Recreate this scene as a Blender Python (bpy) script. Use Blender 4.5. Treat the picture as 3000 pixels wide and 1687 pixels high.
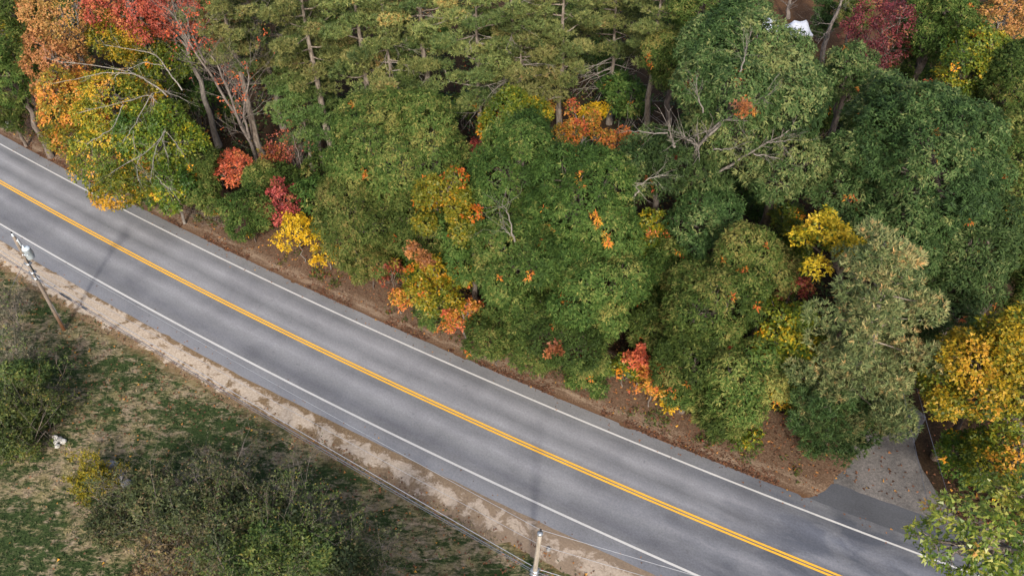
import bpy, math, random
import numpy as np
for o in list(bpy.data.objects):
    bpy.data.objects.remove(o)
sc = bpy.context.scene
C = bpy.context.collection
R_ = math.radians

# ------------------------------------------------------------------ camera, light, exposure
cam_data = bpy.data.cameras.new('camera')
cam_data.sensor_width = 36.0
cam_data.lens = 28.0
cam_data.clip_start = 0.5
cam_data.clip_end = 2000.0
cam = bpy.data.objects.new('camera', cam_data)
C.objects.link(cam)
cam.location = (0, 0, 44.4)
cam.rotation_euler = (R_(45), 0, 0)
sc.camera = cam

SUN_EL = R_(37)
world = bpy.data.worlds.new('World')
sc.world = world
world.use_nodes = True
wn = world.node_tree.nodes
sky = wn.new('ShaderNodeTexSky')
sky.sky_type = 'NISHITA'
sky.sun_disc = False
sky.sun_elevation = SUN_EL
sky.sun_rotation = R_(180)
sky.dust_density = 4.0
world.node_tree.links.new(sky.outputs[0], wn['Background'].inputs[0])
wn['Background'].inputs[1].default_value = 0.15
sun_data = bpy.data.lights.new('sun', 'SUN')
sun_data.energy = 2.0
sun_data.angle = R_(3.6)
sun_data.color = (1.0, 0.95, 0.87)
sun = bpy.data.objects.new('sun', sun_data)
C.objects.link(sun)
sun.rotation_euler = (R_(90) - SUN_EL, 0, R_(-2.0))      # shines from behind the camera towards +Y
sc.view_settings.view_transform = 'Standard'
sc.view_settings.look = 'None'
sc.view_settings.gamma = 1.0
sc.view_settings.use_curve_mapping = False
sc.view_settings.exposure = 0.84
sc.render.engine = 'CYCLES'
sc.cycles.max_bounces = 6
sc.cycles.transmission_bounces = 4

# ------------------------------------------------------------------ small helpers
def tag(o, label=None, cat=None, group=None, kind=None):
    if label: o['label'] = label
    if cat: o['category'] = cat
    if group: o['group'] = group
    if kind: o['kind'] = kind
    return o

def empty(name, loc=(0, 0, 0)):
    o = bpy.data.objects.new(name, None)
    o.empty_display_size = 0.3
    o.location = loc
    C.objects.link(o)
    return o

def mesh_np(name, V, F, mat, tone=None, uv=None, smooth=False, parent=None, origin=None):
    """V (n,3) world coordinates, F (m,k) indices; one mesh object"""
    V = np.asarray(V, dtype=np.float64)
    F = np.asarray(F, dtype=np.int32)
    if origin is not None:
        V = V - np.asarray(origin, dtype=np.float64)
    me = bpy.data.meshes.new(name)
    n, (m, k) = len(V), F.shape
    me.vertices.add(n)
    me.vertices.foreach_set('co', V.astype(np.float32).ravel())
    me.loops.add(m * k)
    me.loops.foreach_set('vertex_index', F.ravel())
    me.polygons.add(m)
    me.polygons.foreach_set('loop_start', np.arange(0, m * k, k, dtype=np.int32))
    if smooth:
        me.polygons.foreach_set('use_smooth', np.ones(m, dtype=bool))
    me.update(calc_edges=True)
    if tone is not None:
        a = me.attributes.new('tone', 'FLOAT', 'POINT')
        a.data.foreach_set('value', np.asarray(tone, dtype=np.float32))
    if uv is not None:
        l = me.uv_layers.new(name='road')
        l.data.foreach_set('uv', np.asarray(uv, dtype=np.float32)[F.ravel()].ravel())
    me.materials.append(mat)
    o = bpy.data.objects.new(name, me)
    C.objects.link(o)
    if parent is not None:
        o.parent = parent
    return o

class MB:
    """collects quads (numpy blocks) for one mesh"""
    def __init__(self):
        self.v, self.f, self.n = [], [], 0
    def add(self, v, f):
        self.v.append(np.asarray(v, float)); self.f.append(np.asarray(f, int) + self.n); self.n += len(v)
    def tube(self, pts, radii, sides=5, cap=True):
        pts = np.asarray(pts, float); m = len(pts)
        radii = np.broadcast_to(np.asarray(radii, float), (m,))
        t = np.gradient(pts, axis=0)
        t /= np.linalg.norm(t, axis=1)[:, None] + 1e-9
        ref = np.array([1.0, 0.17, 0.05]) if abs(t[:, 2]).mean() > 0.7 else np.array([0.05, 0.1, 1.0])
        a = np.cross(t, ref); a /= np.linalg.norm(a, axis=1)[:, None] + 1e-9
        b = np.cross(t, a)
        ang = np.arange(sides) * 2 * math.pi / sides
        ring = (np.cos(ang)[None, :, None] * a[:, None, :] + np.sin(ang)[None, :, None] * b[:, None, :]) * radii[:, None, None]
        v = (pts[:, None, :] + ring).reshape(-1, 3)
        i = np.arange(m - 1)[:, None] * sides; j = np.arange(sides)[None, :]; j2 = (j + 1) % sides
        f = np.stack([i + j, i + j2, i + sides + j2, i + sides + j], -1).reshape(-1, 4)
        if cap and sides >= 4 and sides % 2 == 0:
            e = (m - 1) * sides
            f = np.vstack([f] + [[[e, e + q, e + q + 1, e + q + 2]] for q in range(1, sides - 2, 2)])
        self.add(v, f)
    def box(self, c, s, rz=0.0):
        c = np.asarray(c, float); s = np.asarray(s, float) / 2
        q = np.array([[x, y, z] for z in (-1, 1) for x, y in ((-1, -1), (1, -1), (1, 1), (-1, 1))], float) * s
        cr, sr = math.cos(rz), math.sin(rz)
        q = np.c_[q[:, 0] * cr - q[:, 1] * sr, q[:, 0] * sr + q[:, 1] * cr, q[:, 2]] + c
        self.add(q, [[3, 2, 1, 0], [4, 5, 6, 7], [0, 1, 5, 4], [1, 2, 6, 5], [2, 3, 7, 6], [3, 0, 4, 7]])
    def lathe(self, prof, c=(0, 0, 0), sides=12, axis=None):
        """profile of (radius, height)"""
        c = np.asarray(c, float)
        ang = np.arange(sides) * 2 * math.pi / sides
        v = np.array([[r * math.cos(a), r * math.sin(a), h] for r, h in prof for a in ang])
        if axis is not None:
            ax = np.asarray(axis, float); ax /= np.linalg.norm(ax)
            x = np.cross(ax, [0, 1, 0.3]); x /= np.linalg.norm(x); y = np.cross(ax, x)
            v = v[:, :1] * x + v[:, 1:2] * y + v[:, 2:] * ax
        v += c
        m = len(prof)
        i = np.arange(m - 1)[:, None] * sides; j = np.arange(sides)[None, :]; j2 = (j + 1) % sides
        f = np.stack([i + j, i + j2, i + sides + j2, i + sides + j], -1).reshape(-1, 4)
        self.add(v, f)
    def build(self, name, mat, parent=None, origin=None, smooth=False):
        if not self.v:
            return None
        return mesh_np(name, np.vstack(self.v), np.vstack(self.f), mat, parent=parent, origin=origin, smooth=smooth)

# value noise for geometry
_tab = np.random.default_rng(5).random((256, 256))
def vnoise(x, y):
    xi = np.floor(x).astype(int); yi = np.floor(y).astype(int)
    fx = x - xi; fy = y - yi
    fx = fx * fx * (3 - 2 * fx); fy = fy * fy * (3 - 2 * fy)
    g = lambda a, b: _tab[a & 255, b & 255]
    return (g(xi, yi) * (1 - fx) + g(xi + 1, yi) * fx) * (1 - fy) + (g(xi, yi + 1) * (1 - fx) + g(xi + 1, yi + 1) * fx) * fy
def fnoise(x, y, octv=4):
    s = 0; a = 0.5
    for k in range(octv):
        s = s + a * vnoise(x * 2 ** k + 17 * k, y * 2 ** k + 31 * k); a *= 0.5
    return s - 0.47

def srgb(r, g, b):
    f = lambda c: ((c / 255 + 0.055) / 1.055) ** 2.4 if c > 10 else c / 255 / 12.92
    return (f(r), f(g), f(b), 1)

# ------------------------------------------------------------------ materials
def new_mat(name):
    m = bpy.data.materials.new(name)
    m.use_nodes = True
    nt = m.node_tree
    return m, nt, nt.nodes['Principled BSDF'], nt.nodes['Material Output']

def N(nt, typ, **kw):
    n = nt.nodes.new(typ)
    for k, v in kw.items():
        if k.startswith('i_'):
            n.inputs[k[2:].replace('_', ' ')].default_value = v
        else:
            setattr(n, k, v)
    return n

def ramp(nt, stops, src, interp='LINEAR'):
    r = N(nt, 'ShaderNodeValToRGB')
    r.color_ramp.interpolation = interp
    e = r.color_ramp.elements
    while len(e) < len(stops):
        e.new(0.5)
    for q, (p, c) in zip(e, stops):
        q.position = p
        q.color = c if len(c) == 4 else (*c, 1)
    nt.links.new(src, r.inputs[0])
    return r

def mixc(nt, fac, a, b, mode='MIX'):
    m = N(nt, 'ShaderNodeMix', data_type='RGBA', blend_type=mode)
    for sock, val in ((m.inputs[0], fac), (m.inputs[6], a), (m.inputs[7], b)):
        if hasattr(val, 'is_linked'):
            nt.links.new(val, sock)
        else:
            sock.default_value = val
    return m.outputs[2]

def math_(nt, op, a, b=0.0, c=None, clamp=False):
    m = N(nt, 'ShaderNodeMath', operation=op, use_clamp=clamp)
    for sock, val in zip(m.inputs, (a, b, c)):
        if val is None: continue
        if hasattr(val, 'is_linked'):
            nt.links.new(val, sock)
        else:
            sock.default_value = val
    return m.outputs[0]

def noise(nt, vec, scale, detail=4, rough=0.55, dist=0.0):
    n = N(nt, 'ShaderNodeTexNoise')
    n.inputs['Scale'].default_value = scale
    n.inputs['Detail'].default_value = detail
    n.inputs['Roughness'].default_value = rough
    n.inputs['Distortion'].default_value = dist
    if vec is not None:
        nt.links.new(vec, n.inputs['Vector'])
    return n.outputs[0]

def mapped(nt, vec, scale=(1, 1, 1), rot=(0, 0, 0), loc=(0, 0, 0)):
    m = N(nt, 'ShaderNodeMapping')
    m.inputs['Scale'].default_value = scale
    m.inputs['Rotation'].default_value = rot
    m.inputs['Location'].default_value = loc
    nt.links.new(vec, m.inputs['Vector'])
    return m.outputs[0]

def bump(nt, h, strength, dist, bsdf):
    b = N(nt, 'ShaderNodeBump')
    b.inputs['Strength'].default_value = strength
    b.inputs['Distance'].default_value = dist
    nt.links.new(h, b.inputs['Height'])
    nt.links.new(b.outputs[0], bsdf.inputs['Normal'])

def leaf_mat(name, stops, rough=0.5, spec=0.35, trans=0.28):
    m, nt, b, out = new_mat(name)
    at = N(nt, 'ShaderNodeAttribute', attribute_name='tone')
    col = ramp(nt, [(p, srgb(*c)) for p, c in stops], at.outputs['Fac']).outputs[0]
    oi = N(nt, 'ShaderNodeObjectInfo')
    hsv = N(nt, 'ShaderNodeHueSaturation')
    nt.links.new(math_(nt, 'MULTIPLY_ADD', oi.outputs['Random'], 0.030, 0.474), hsv.inputs['Hue'])
    nt.links.new(math_(nt, 'MULTIPLY_ADD', oi.outputs['Random'], 0.34, 0.82), hsv.inputs['Value'])
    nt.links.new(col, hsv.inputs['Color'])
    nt.links.new(hsv.outputs[0], b.inputs['Base Color'])
    b.inputs['Roughness'].default_value = rough
    b.inputs['Specular IOR Level'].default_value = spec
    t = N(nt, 'ShaderNodeBsdfTranslucent')
    nt.links.new(hsv.outputs[0], t.inputs['Color'])
    mx = N(nt, 'ShaderNodeMixShader')
    mx.inputs[0].default_value = trans
    nt.links.new(b.outputs[0], mx.inputs[1]); nt.links.new(t.outputs[0], mx.inputs[2])
    nt.links.new(mx.outputs[0], out.inputs['Surface'])
    return m

def bark_mat(name, c1, c2, scale=6.0):
    m, nt, b, out = new_mat(name)
    g = N(nt, 'ShaderNodeNewGeometry')
    v = mapped(nt, g.outputs['Position'], (1, 1, 0.35))
    n = noise(nt, v, scale, 5, 0.65)
    col = ramp(nt, [(0.35, srgb(*c1)), (0.62, srgb(*c2))], n)
    nt.links.new(col.outputs[0], b.inputs['Base Color'])
    b.inputs['Roughness'].default_value = 0.9
    b.inputs['Specular IOR Level'].default_value = 0.15
    bump(nt, n, 0.6, 0.05, b)
    return m

def plain(name, c, rough=0.6, spec=0.4, metal=0.0, vary=0.15, scale=9.0):
    m, nt, b, out = new_mat(name)
    g = N(nt, 'ShaderNodeNewGeometry')
    n = noise(nt, g.outputs['Position'], scale, 4)
    a = srgb(*c)
    lo = tuple(x * (1 - vary) for x in a[:3]); hi = tuple(min(1, x * (1 + vary)) for x in a[:3])
    nt.links.new(ramp(nt, [(0.35, lo), (0.65, hi)], n).outputs[0], b.inputs['Base Color'])
    b.inputs['Roughness'].default_value = rough
    b.inputs['Specular IOR Level'].default_value = spec
    b.inputs['Metallic'].default_value = metal
    return m
TREES = [
    ('oak', -43.46, 61.87, -43.46, 61.87, 8, 3.12, 5, 'dark green tree at the left picture edge, behind the orange maple'),
    ('oak', -46.55, 63.54, -46.55, 63.54, 3.5, 2.43, 3, 'low green tree beside the road verge at the far left edge'),
    ('yellowgreen', -45.51, 66.71, -45.51, 66.71, 9, 2.52, 4, 'green tree with yellow sprays in the top left corner'),
    ('oak', -42.98, 66.76, -42.98, 66.76, 12, 2.59, 4, 'deep green crown cut by the top left corner of the picture'),
    ('orange', -37.97, 63.9, -37.97, 63.9, 12.5, 3.55, 4.2, 'pale orange maple at the top left with a full crown'),
    ('orange', -37.38, 66.16, -39.52, 62.14, 9, 3.03, 4, 'peach orange maple leaning out left below the pale orange crown'),
    ('orangeyellow', -33.6, 62.83, -36.48, 58.54, 7.5, 3.37, 4, 'orange and yellow tree above the roadside birch at left'),
    ('red', -31.58, 63.0, -31.58, 63.0, 14, 3.96, 4, 'bright red maple touching the top edge at left'),
    ('orangered', -28.1, 63.61, -28.1, 63.61, 13, 2.85, 3.5, 'thin orange red maple beside the first pine at top left'),
    ('yellow', -35.31, 68.26, -33.06, 63.88, 10.5, 3.28, 3.5, 'golden yellow tree under the bright red maple'),
    ('yellowgreen', -32.9, 59.99, -37.19, 57.96, 5.5, 3.25, 3.2, 'yellow leaved tree overhanging the white edge line at far left'),
    ('yellowgreen', -32.64, 61.55, -32.38, 56.95, 8.5, 3.6, 3.6, 'yellow green birch with bare silver limbs fanning to the left'),
    ('yellowgreen', -31.52, 59.08, -32.37, 53.92, 5.5, 3.93, 3.0, 'yellow green tree bending low over the road verge at left'),
    ('greenyellow', -30.97, 59.08, -28.86, 54.18, 6.5, 3.57, 4, 'green tree with yellow tufts behind the low roadside branches'),
    ('yellowgreen', -31.15, 58.48, -30.98, 50.34, 5.0, 3.01, 1.8, 'branch heavy tree hanging its yellow green tips over the asphalt'),
    ('greenyellow', -28.02, 52.15, -28.02, 52.15, 4, 2.78, 2.6, 'green tree with one golden spray at the edge of the brush pile'),
    ('greenyellow', -30.97, 63.55, -30.97, 63.55, 8, 3.17, 3.5, 'olive green tree in the shade below the red maple'),
    ('oak', -25.52, 52.34, -25.52, 52.34, 2.6, 1.93, 2.2, 'dark green bush between the yellow green tree and the red shrub'),
    ('oak', -26.67, 54.31, -26.67, 54.31, 4, 2.67, 3, 'dark green tree in shadow left of the bare grey trunk'),
    ('bare', -23.39, 60.3, -24.46, 60.28, 9.5, 3.19, 4.5, 'tall bare tree with grey leaning trunk and a few rusty leaves'),
    ('bare', -24.82, 64.13, -26.6, 59.73, 12, 3.09, 4.0, 'second bare leaning tree with pinkish twigs below the red crown'),
    ('barepink', -18.93, 57.87, -18.93, 57.87, 3.5, 1.57, 3.2, 'small bare grey tree with dusty red leaves left of the round oak'),
    ('bare', 33.85, 79.04, 30.79, 69.61, 11, 2.18, 4, 'tall grey trunk with dead limbs between the white tent and the dark red maple'),
    ('bare', 33.04, 88.94, 26.48, 71.53, 12, 1.83, 3, 'straight grey trunk standing just behind the white tent'),
    ('pine', -22.58, 66.85, -23.05, 66.86, 10.46, 4.8, 5.0, 'tall white pine with mottled trunk, leftmost of the pines'),
    ('pine', -23.3, 61.27, -23.3, 61.27, 15, 2.88, 5, 'white pine at the top edge beside the red maple'),
    ('pine', -16.35, 59.56, -16.35, 59.56, 14.5, 3.63, 6, 'white pine second from the left along the top edge'),
    ('pinelow', -17.65, 61.15, -17.65, 61.15, 9, 3.07, 3.0, 'shorter pine with spreading boughs behind the round oak'),
    ('pinelow', -18.27, 59.65, -18.27, 59.65, 6, 2.6, 2.6, 'low dull green pine left of the round oak top'),
    ('pine', -12.05, 58.57, -12.05, 58.57, 15, 3.41, 6, 'bright green pine in the middle of the pine row'),
    ('pine', -9.81, 57.81, -9.81, 57.81, 12, 3.98, 5.5, 'yellowish green pine with layered boughs and a shaded trunk'),
    ('pinelow', -9.24, 57.75, -9.24, 57.75, 8, 2.66, 2.6, 'low pine boughs directly behind the round roadside oak'),
    ('pine', -6.99, 58.52, -6.99, 58.52, 16, 3.07, 6, 'pine at the top edge behind the layered yellowish pine'),
    ('pine', -2.77, 58.23, -2.77, 58.23, 13.5, 3.93, 5.5, 'tall pine showing its grey trunk and broken white limbs'),
    ('pine', 0.71, 57.93, 0.71, 57.93, 10.5, 3.73, 4.5, 'wide pine with dead white branches on its right side'),
    ('pine', 0.06, 58.52, 0.06, 58.52, 16, 3.22, 6, 'pine at the top edge above the dead white branches'),
    ('pine', 9.64, 67.55, 9.15, 67.54, 11.06, 5.52, 3.7, 'big pine with a clear trunk and a skirt of dead branches'),
    ('pine', 4.13, 59.23, 4.13, 59.23, 15, 2.66, 5, 'narrow pine between the two widest pines along the top'),
    ('pine', 11.81, 60.58, 11.81, 60.58, 15, 2.54, 4.5, 'rightmost pine at the top edge next to the dark oaks'),
    ('oak', -10.07, 49.77, -8.59, 49.07, 9, 5.99, 5.2, 'big round olive green oak left of centre beside the verge'),
    ('oak', -12.69, 48.3, -11.31, 45.26, 6, 4.22, 4.2, 'bushy oak under the round oak, its foot at the verge'),
    ('oak', -10.86, 44.36, -10.86, 44.36, 2.8, 2.58, 2.4, 'low oak foliage touching the brown verge left of centre'),
    ('oak', -6.52, 43.64, -6.52, 43.64, 7, 2.63, 4, 'green oak between the round oak and the olive yellow tree'),
    ('oliveyellow', -5.04, 45.95, -4.19, 42.61, 9.5, 2.79, 4.5, 'olive yellow tree standing between the two big central oaks'),
    ('oak', 1.34, 45.95, 0.34, 45.31, 10, 4.02, 5, 'upright oak in the centre with pale forked branches'),
    ('greenyellow', 0.06, 52.2, 0.06, 52.2, 9, 3.4, 4, 'yellow green tree behind the central oak below the pines'),
    ('oak', 4.29, 41.17, 4.62, 41.13, 9.5, 4.7, 6, 'large oak right of centre with thin upright stems'),
    ('oak', 0.66, 39.95, 0.59, 38.57, 7.5, 3.94, 4.6, 'leafy oak in the middle of the roadside wood'),
    ('oak', 5.0, 38.0, 5.03, 36.82, 7, 4.16, 4.6, 'oak with orange specks in the lower middle of the wood'),
    ('oak', 2.94, 37.24, 2.98, 35.63, 4.6, 4.53, 3.4, 'spreading oak whose low boughs reach the asphalt edge'),
    ('oak', -1.05, 36.5, -1.05, 36.5, 2.8, 2.34, 2.4, 'low green oak leaning over the verge below the centre'),
    ('oliveyellow', -5.37, 40.57, -5.37, 40.57, 4, 2.71, 3, 'olive shrubby tree with rusty tufts near the verge'),
    ('oak', -2.77, 41.77, -2.77, 41.77, 6, 3.0, 4, 'mid green oak below the olive yellow tree'),
    ('oakblue', 14.76, 47.11, 14.92, 46.33, 15.5, 5.76, 6.2, 'tall blue green oak with long bare grey limbs and dark trunk'),
    ('oakblue', 14.58, 46.97, 12.68, 45.57, 10.5, 3.56, 3.6, 'left fork of blue green oak foliage above the dark trunk'),
    ('oakblue', 11.97, 49.28, 9.64, 47.4, 9.5, 2.76, 3.8, 'slim oak with a broken whitish limb hanging from its left side'),
    ('oakblue', 20.02, 48.3, 18.01, 43.56, 12, 3.27, 4.5, 'blue green oak on the right of the tall limbed oak'),
    ('oakblue', 15.93, 45.49, 13.77, 42.9, 8, 3.11, 3.2, 'drooping blue green foliage around the dark oak trunk'),
    ('oakblue', 16.16, 53.81, 16.16, 53.81, 16, 2.61, 4.5, 'blue green oak top left of the white tent'),
    ('oak', 15.28, 57.86, 15.28, 57.86, 16, 3.71, 5, 'dark oak at the top edge right of the pines'),
    ('oak', 13.43, 58.95, 13.43, 58.95, 11, 3.1, 4, 'shaded oak beside the dead pine branches'),
    ('greenyellow', 10.33, 43.73, 10.33, 43.73, 5, 2.05, 3, 'dark leafy tree with orange clusters left of the oak trunk'),
    ('oak', 14.18, 37.24, 12.94, 35.14, 6.5, 3.56, 4.2, 'olive oak with drooping leaves below the dark trunk'),
    ('oak', 17.67, 38.77, 15.92, 37.29, 8, 3.43, 4.2, 'oak with pale drooping leaf tips left of the yellow maple top'),
    ('oak', 11.54, 32.47, 11.54, 32.47, 4.5, 2.99, 3.2, 'oak beside the bright orange shrubs at the road verge'),
    ('oak', 15.28, 32.64, 14.41, 31.5, 4.5, 2.95, 3.6, 'dark oak near the road left of the tan tipped pine'),
    ('oak', 13.62, 30.57, 13.62, 30.57, 2.4, 2.18, 2.2, 'low oak bush at the verge, nearest the driveway pine'),
    ('greenyellow', 16.92, 33.42, 16.92, 33.42, 6.5, 2.14, 3.6, 'yellowish green tree squeezed beside the tan tipped pine'),
    ('rust', 17.86, 36.19, 17.86, 36.19, 8, 1.41, 3.4, 'rusty brown small tree between the oak and the yellow maple top'),
    ('yellow', 23.83, 38.77, 18.56, 35.33, 12.5, 2.33, 3.6, 'bright yellow maple top rising behind the tan tipped pine'),
    ('oakblue', 32.73, 44.59, 25.94, 40.53, 13, 5.79, 7, 'huge round grey green oak on the right side'),
    ('oakblue', 32.14, 49.28, 25.32, 45.77, 14, 3.41, 4.5, 'upper left lobe tree of the grey green oak group'),
    ('oakblue', 34.19, 41.17, 28.85, 37.97, 9.5, 3.96, 5, 'lower grey green oak above the yellow maple at right'),
    ('oakblue', 28.75, 41.17, 23.88, 37.42, 10, 3.22, 5, 'shaded grey green oak right behind the tan tipped pine'),
    ('oakblue', 27.66, 45.49, 22.06, 41.82, 12, 3.06, 5, 'grey green oak left of the huge round oak'),
    ('oakblue', 26.53, 55.87, 26.53, 55.87, 11, 2.52, 4, 'small green oak below the white tent'),
    ('oakblue', 31.91, 39.16, 27.41, 35.73, 7, 3.15, 4, 'low grey green oak boughs screening the upper driveway'),
    ('oakblue', 26.05, 36.53, 26.05, 36.53, 5, 2.71, 3, 'grey green foliage just right of the tan tipped pine'),
    ('pinedark', 34.69, 84.01, 34.69, 84.01, 4, 1.32, 3.0, 'small dark conifer right of the white tent'),
    ('oak', 36.41, 80.27, 36.41, 80.27, 5, 2.15, 4, 'dark leafy tree behind the dark red maple near the top edge'),
    ('oak', 37.81, 66.51, 37.81, 66.51, 4, 2.49, 3.4, 'dark green tree in the shadowed gap above the huge oak'),
    ('greenyellow', 20.81, 44.61, 20.81, 44.61, 5, 2.08, 3.5, 'shaded leafy tree between the limbed oak and the huge oak'),
    ('oak', 11.46, 40.88, 11.46, 40.88, 4.5, 2.28, 3.5, 'dark oak in the hollow left of the dark trunk'),
    ('oak', 10.13, 36.34, 10.13, 36.34, 3.6, 2.31, 3, 'low dark oak between the spreading oak and the olive oak'),
    ('greenyellow', 18.46, 33.05, 18.46, 33.05, 5, 1.79, 3.5, 'dim yellowish tree in the gap left of the tan tipped pine'),
    ('pinetan', 22.39, 30.06, 18.72, 30.06, 10.31, 3.62, 7.6, 'tan tipped white pine standing over the mouth of the driveway'),
    ('pinedark', 20.51, 29.45, 18.34, 27.78, 4.0, 2.7, 3.0, 'low dark green pine with boughs touching the roadside'),
    ('yellowgreen', 18.47, 31.07, 18.47, 31.07, 3, 1.79, 2.4, 'yellow leaved sapling half hidden by the low dark pine'),
    ('pinetan', 21.94, 29.45, 19.52, 29.45, 6.14, 4.18, 3.4, 'lower olive pine under the tan tipped pine'),
    ('yellow', 32.73, 27.65, 26.05, 27.63, 8.5, 3.59, 5.0, 'bright yellow maple at the right edge over the driveway'),
    ('yellow', 27.5, 28.85, 27.5, 28.85, 10, 2.68, 4, 'golden orange maple crown cut by the right edge'),
    ('yellowgreen', 31.45, 25.67, 27.65, 24.68, 6, 2.34, 3.4, 'yellow green maple leaning over the dark bank right of the driveway'),
    ('greenyellow', 29.58, 26.5, 27.25, 26.22, 3.6, 2.01, 2.6, 'yellow green understory at the foot of the bright yellow maple'),
    ('maplegreen', 34.16, 19.62, 19.91, 16.15, 12, 2.4, 3.0, 'glossy light green maple branch hanging into the lower right corner'),
    ('maplegreen', 35.44, 22.0, 24.56, 19.67, 10, 1.62, 3, 'green maple foliage at the right edge above the lower right corner'),
    ('oak', 34.12, 39.6, 34.12, 39.6, 8, 1.85, 5, 'dark tree in shade at the right edge beside the huge oak'),
    ('oak', 34.11, 36.69, 34.11, 36.69, 6, 1.54, 4, 'dim green tree at the right edge above the yellow maple'),
    ('oak', 38.96, 48.71, 38.96, 48.71, 5.5, 1.92, 4, 'dark foliage at the right edge between the huge oak and the green oaks'),
    ('greenyellow', 39.67, 47.62, 39.67, 47.62, 4, 1.4, 3, 'dim yellowish foliage at the right edge beside the huge oak'),
    ('darkred', 37.09, 68.97, 29.7, 60.38, 12, 3.21, 5.5, 'dark red maple right of the white tent'),
    ('oak', 34.67, 61.24, 34.67, 61.24, 14, 3.43, 5, 'green oak at the top edge right of the dark red maple'),
    ('oak', 35.45, 63.85, 35.45, 63.85, 9, 2.59, 4, 'dark green tree in shade between the red maple and the yellowish oak'),
    ('greenyellow', 35.93, 55.96, 35.93, 55.96, 12, 3.27, 4.5, 'yellowish green oak below the orange crown at top right'),
    ('orange', 39.14, 59.9, 39.14, 59.9, 15, 2.36, 4.5, 'orange maple in the top right corner'),
    ('oak', 37.81, 53.55, 37.81, 53.55, 11, 3.59, 5, 'green oak at the right edge below the orange maple'),
    ('oak', 37.03, 48.08, 37.03, 48.08, 9, 2.98, 5, 'mid green oak at the right edge beside the huge round oak'),
    ('orangedeep', 38.35, 62.56, 38.35, 62.56, 7, 1.48, 2.4, 'small deep orange tree in the dark gap at top right'),
    ('oak', 5.2, 34.15, 5.2, 34.15, 1.8, 1.57, 1.5, 'low oak sprays at the asphalt edge below the pink orange tuft'),
    ('oak', 12.98, 30.69, 12.98, 30.69, 1.8, 1.42, 1.6, 'low green bush at the verge below the olive oak'),
    ('greenyellow', 15.09, 29.43, 15.09, 29.43, 1.6, 1.22, 1.4, 'low olive bush on the verge left of the dark low pine'),
    ('oak', -5.75, 39.7, -5.75, 39.7, 1.8, 1.39, 1.4, 'low green bush on the verge between the orange seedling and the leafy oak'),
    ('oak', 11.55, 32.38, 11.55, 32.38, 1.9, 1.64, 1.7, 'low green bush on the verge beside the bright orange shrub'),
    ('greenyellow', 7.65, 34.5, 7.65, 34.5, 2.0, 1.49, 1.6, 'low yellowish bush at the verge under the spreading oak'),
    ('oak', -20.92, 53.18, -20.92, 53.18, 3.2, 1.83, 2.4, 'dark green bush between the orange red maple and the crimson shrub'),
    ('orangered', -23.18, 54.86, -23.18, 54.86, 3.8, 1.95, 2.4, 'small orange red maple beside the leaning grey trunk'),
    ('oak', -21.38, 49.78, -21.38, 49.78, 2.8, 2.58, 2.6, 'green bush with a few red leaves beside the verge'),
    ('redshrub', -18.8, 51.06, -18.8, 51.06, 3.0, 2.35, 2.2, 'crimson shrub just behind the verge'),
    ('brightyellow', -16.91, 47.35, -16.91, 47.35, 3.0, 2.07, 2.0, 'golden yellow shrub at the verge edge below the crimson one'),
    ('brightyellow', -14.68, 46.49, -14.68, 46.49, 2.0, 1.19, 1.4, 'bright lemon yellow bush at the foot of the round oak'),
    ('rust', -20.85, 57.39, -20.85, 57.39, 3.0, 1.39, 2.4, 'dull red brown shrub behind the bare grey tree'),
    ('rust', -9.01, 42.84, -9.01, 42.84, 3.0, 1.19, 2.0, 'rusty shrub at the verge right of the low oak'),
    ('orangeyellow', -8.49, 41.63, -8.49, 41.63, 1.6, 1.31, 1.2, 'orange yellow seedling on the brown verge'),
    ('orangeyellow', -3.43, 38.01, -3.43, 38.01, 3.4, 1.73, 1.5, 'orange tinged bush under the leafy oak by the verge'),
    ('orangeyellow', 5.84, 56.02, 5.84, 56.02, 7.0, 2.18, 3.4, 'orange and pink maple below the big pine trunk'),
    ('orangeyellow', 2.58, 57.93, 2.58, 57.93, 7.5, 1.27, 1.8, 'small orange crown at the foot of the dead branched pine'),
    ('brightyellow', 7.65, 63.87, 7.65, 63.87, 3.5, 1.55, 1.6, 'yellow sapling at the base of the big pine trunk'),
    ('orangeyellow', 8.9, 54.34, 8.9, 54.34, 6, 2.13, 3, 'yellow orange tree right under the big pine'),
    ('orangered', 8.64, 34.38, 8.64, 34.38, 3.2, 1.07, 1.8, 'red orange maple shoot at the verge between two oaks'),
    ('orangeyellow', 9.4, 32.83, 9.4, 32.83, 2.6, 1.53, 1.8, 'bright orange shrub at the edge of the brown verge'),
    ('brightyellow', 10.7, 32.34, 10.7, 32.34, 1.3, 1.01, 0.9, 'yellow seedlings beside the bright orange shrub'),
    ('yellowdeep', 23.38, 29.65, 23.38, 29.65, 2.6, 1.16, 1.6, 'deep yellow bush under the pine beside the driveway'),
]
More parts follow.
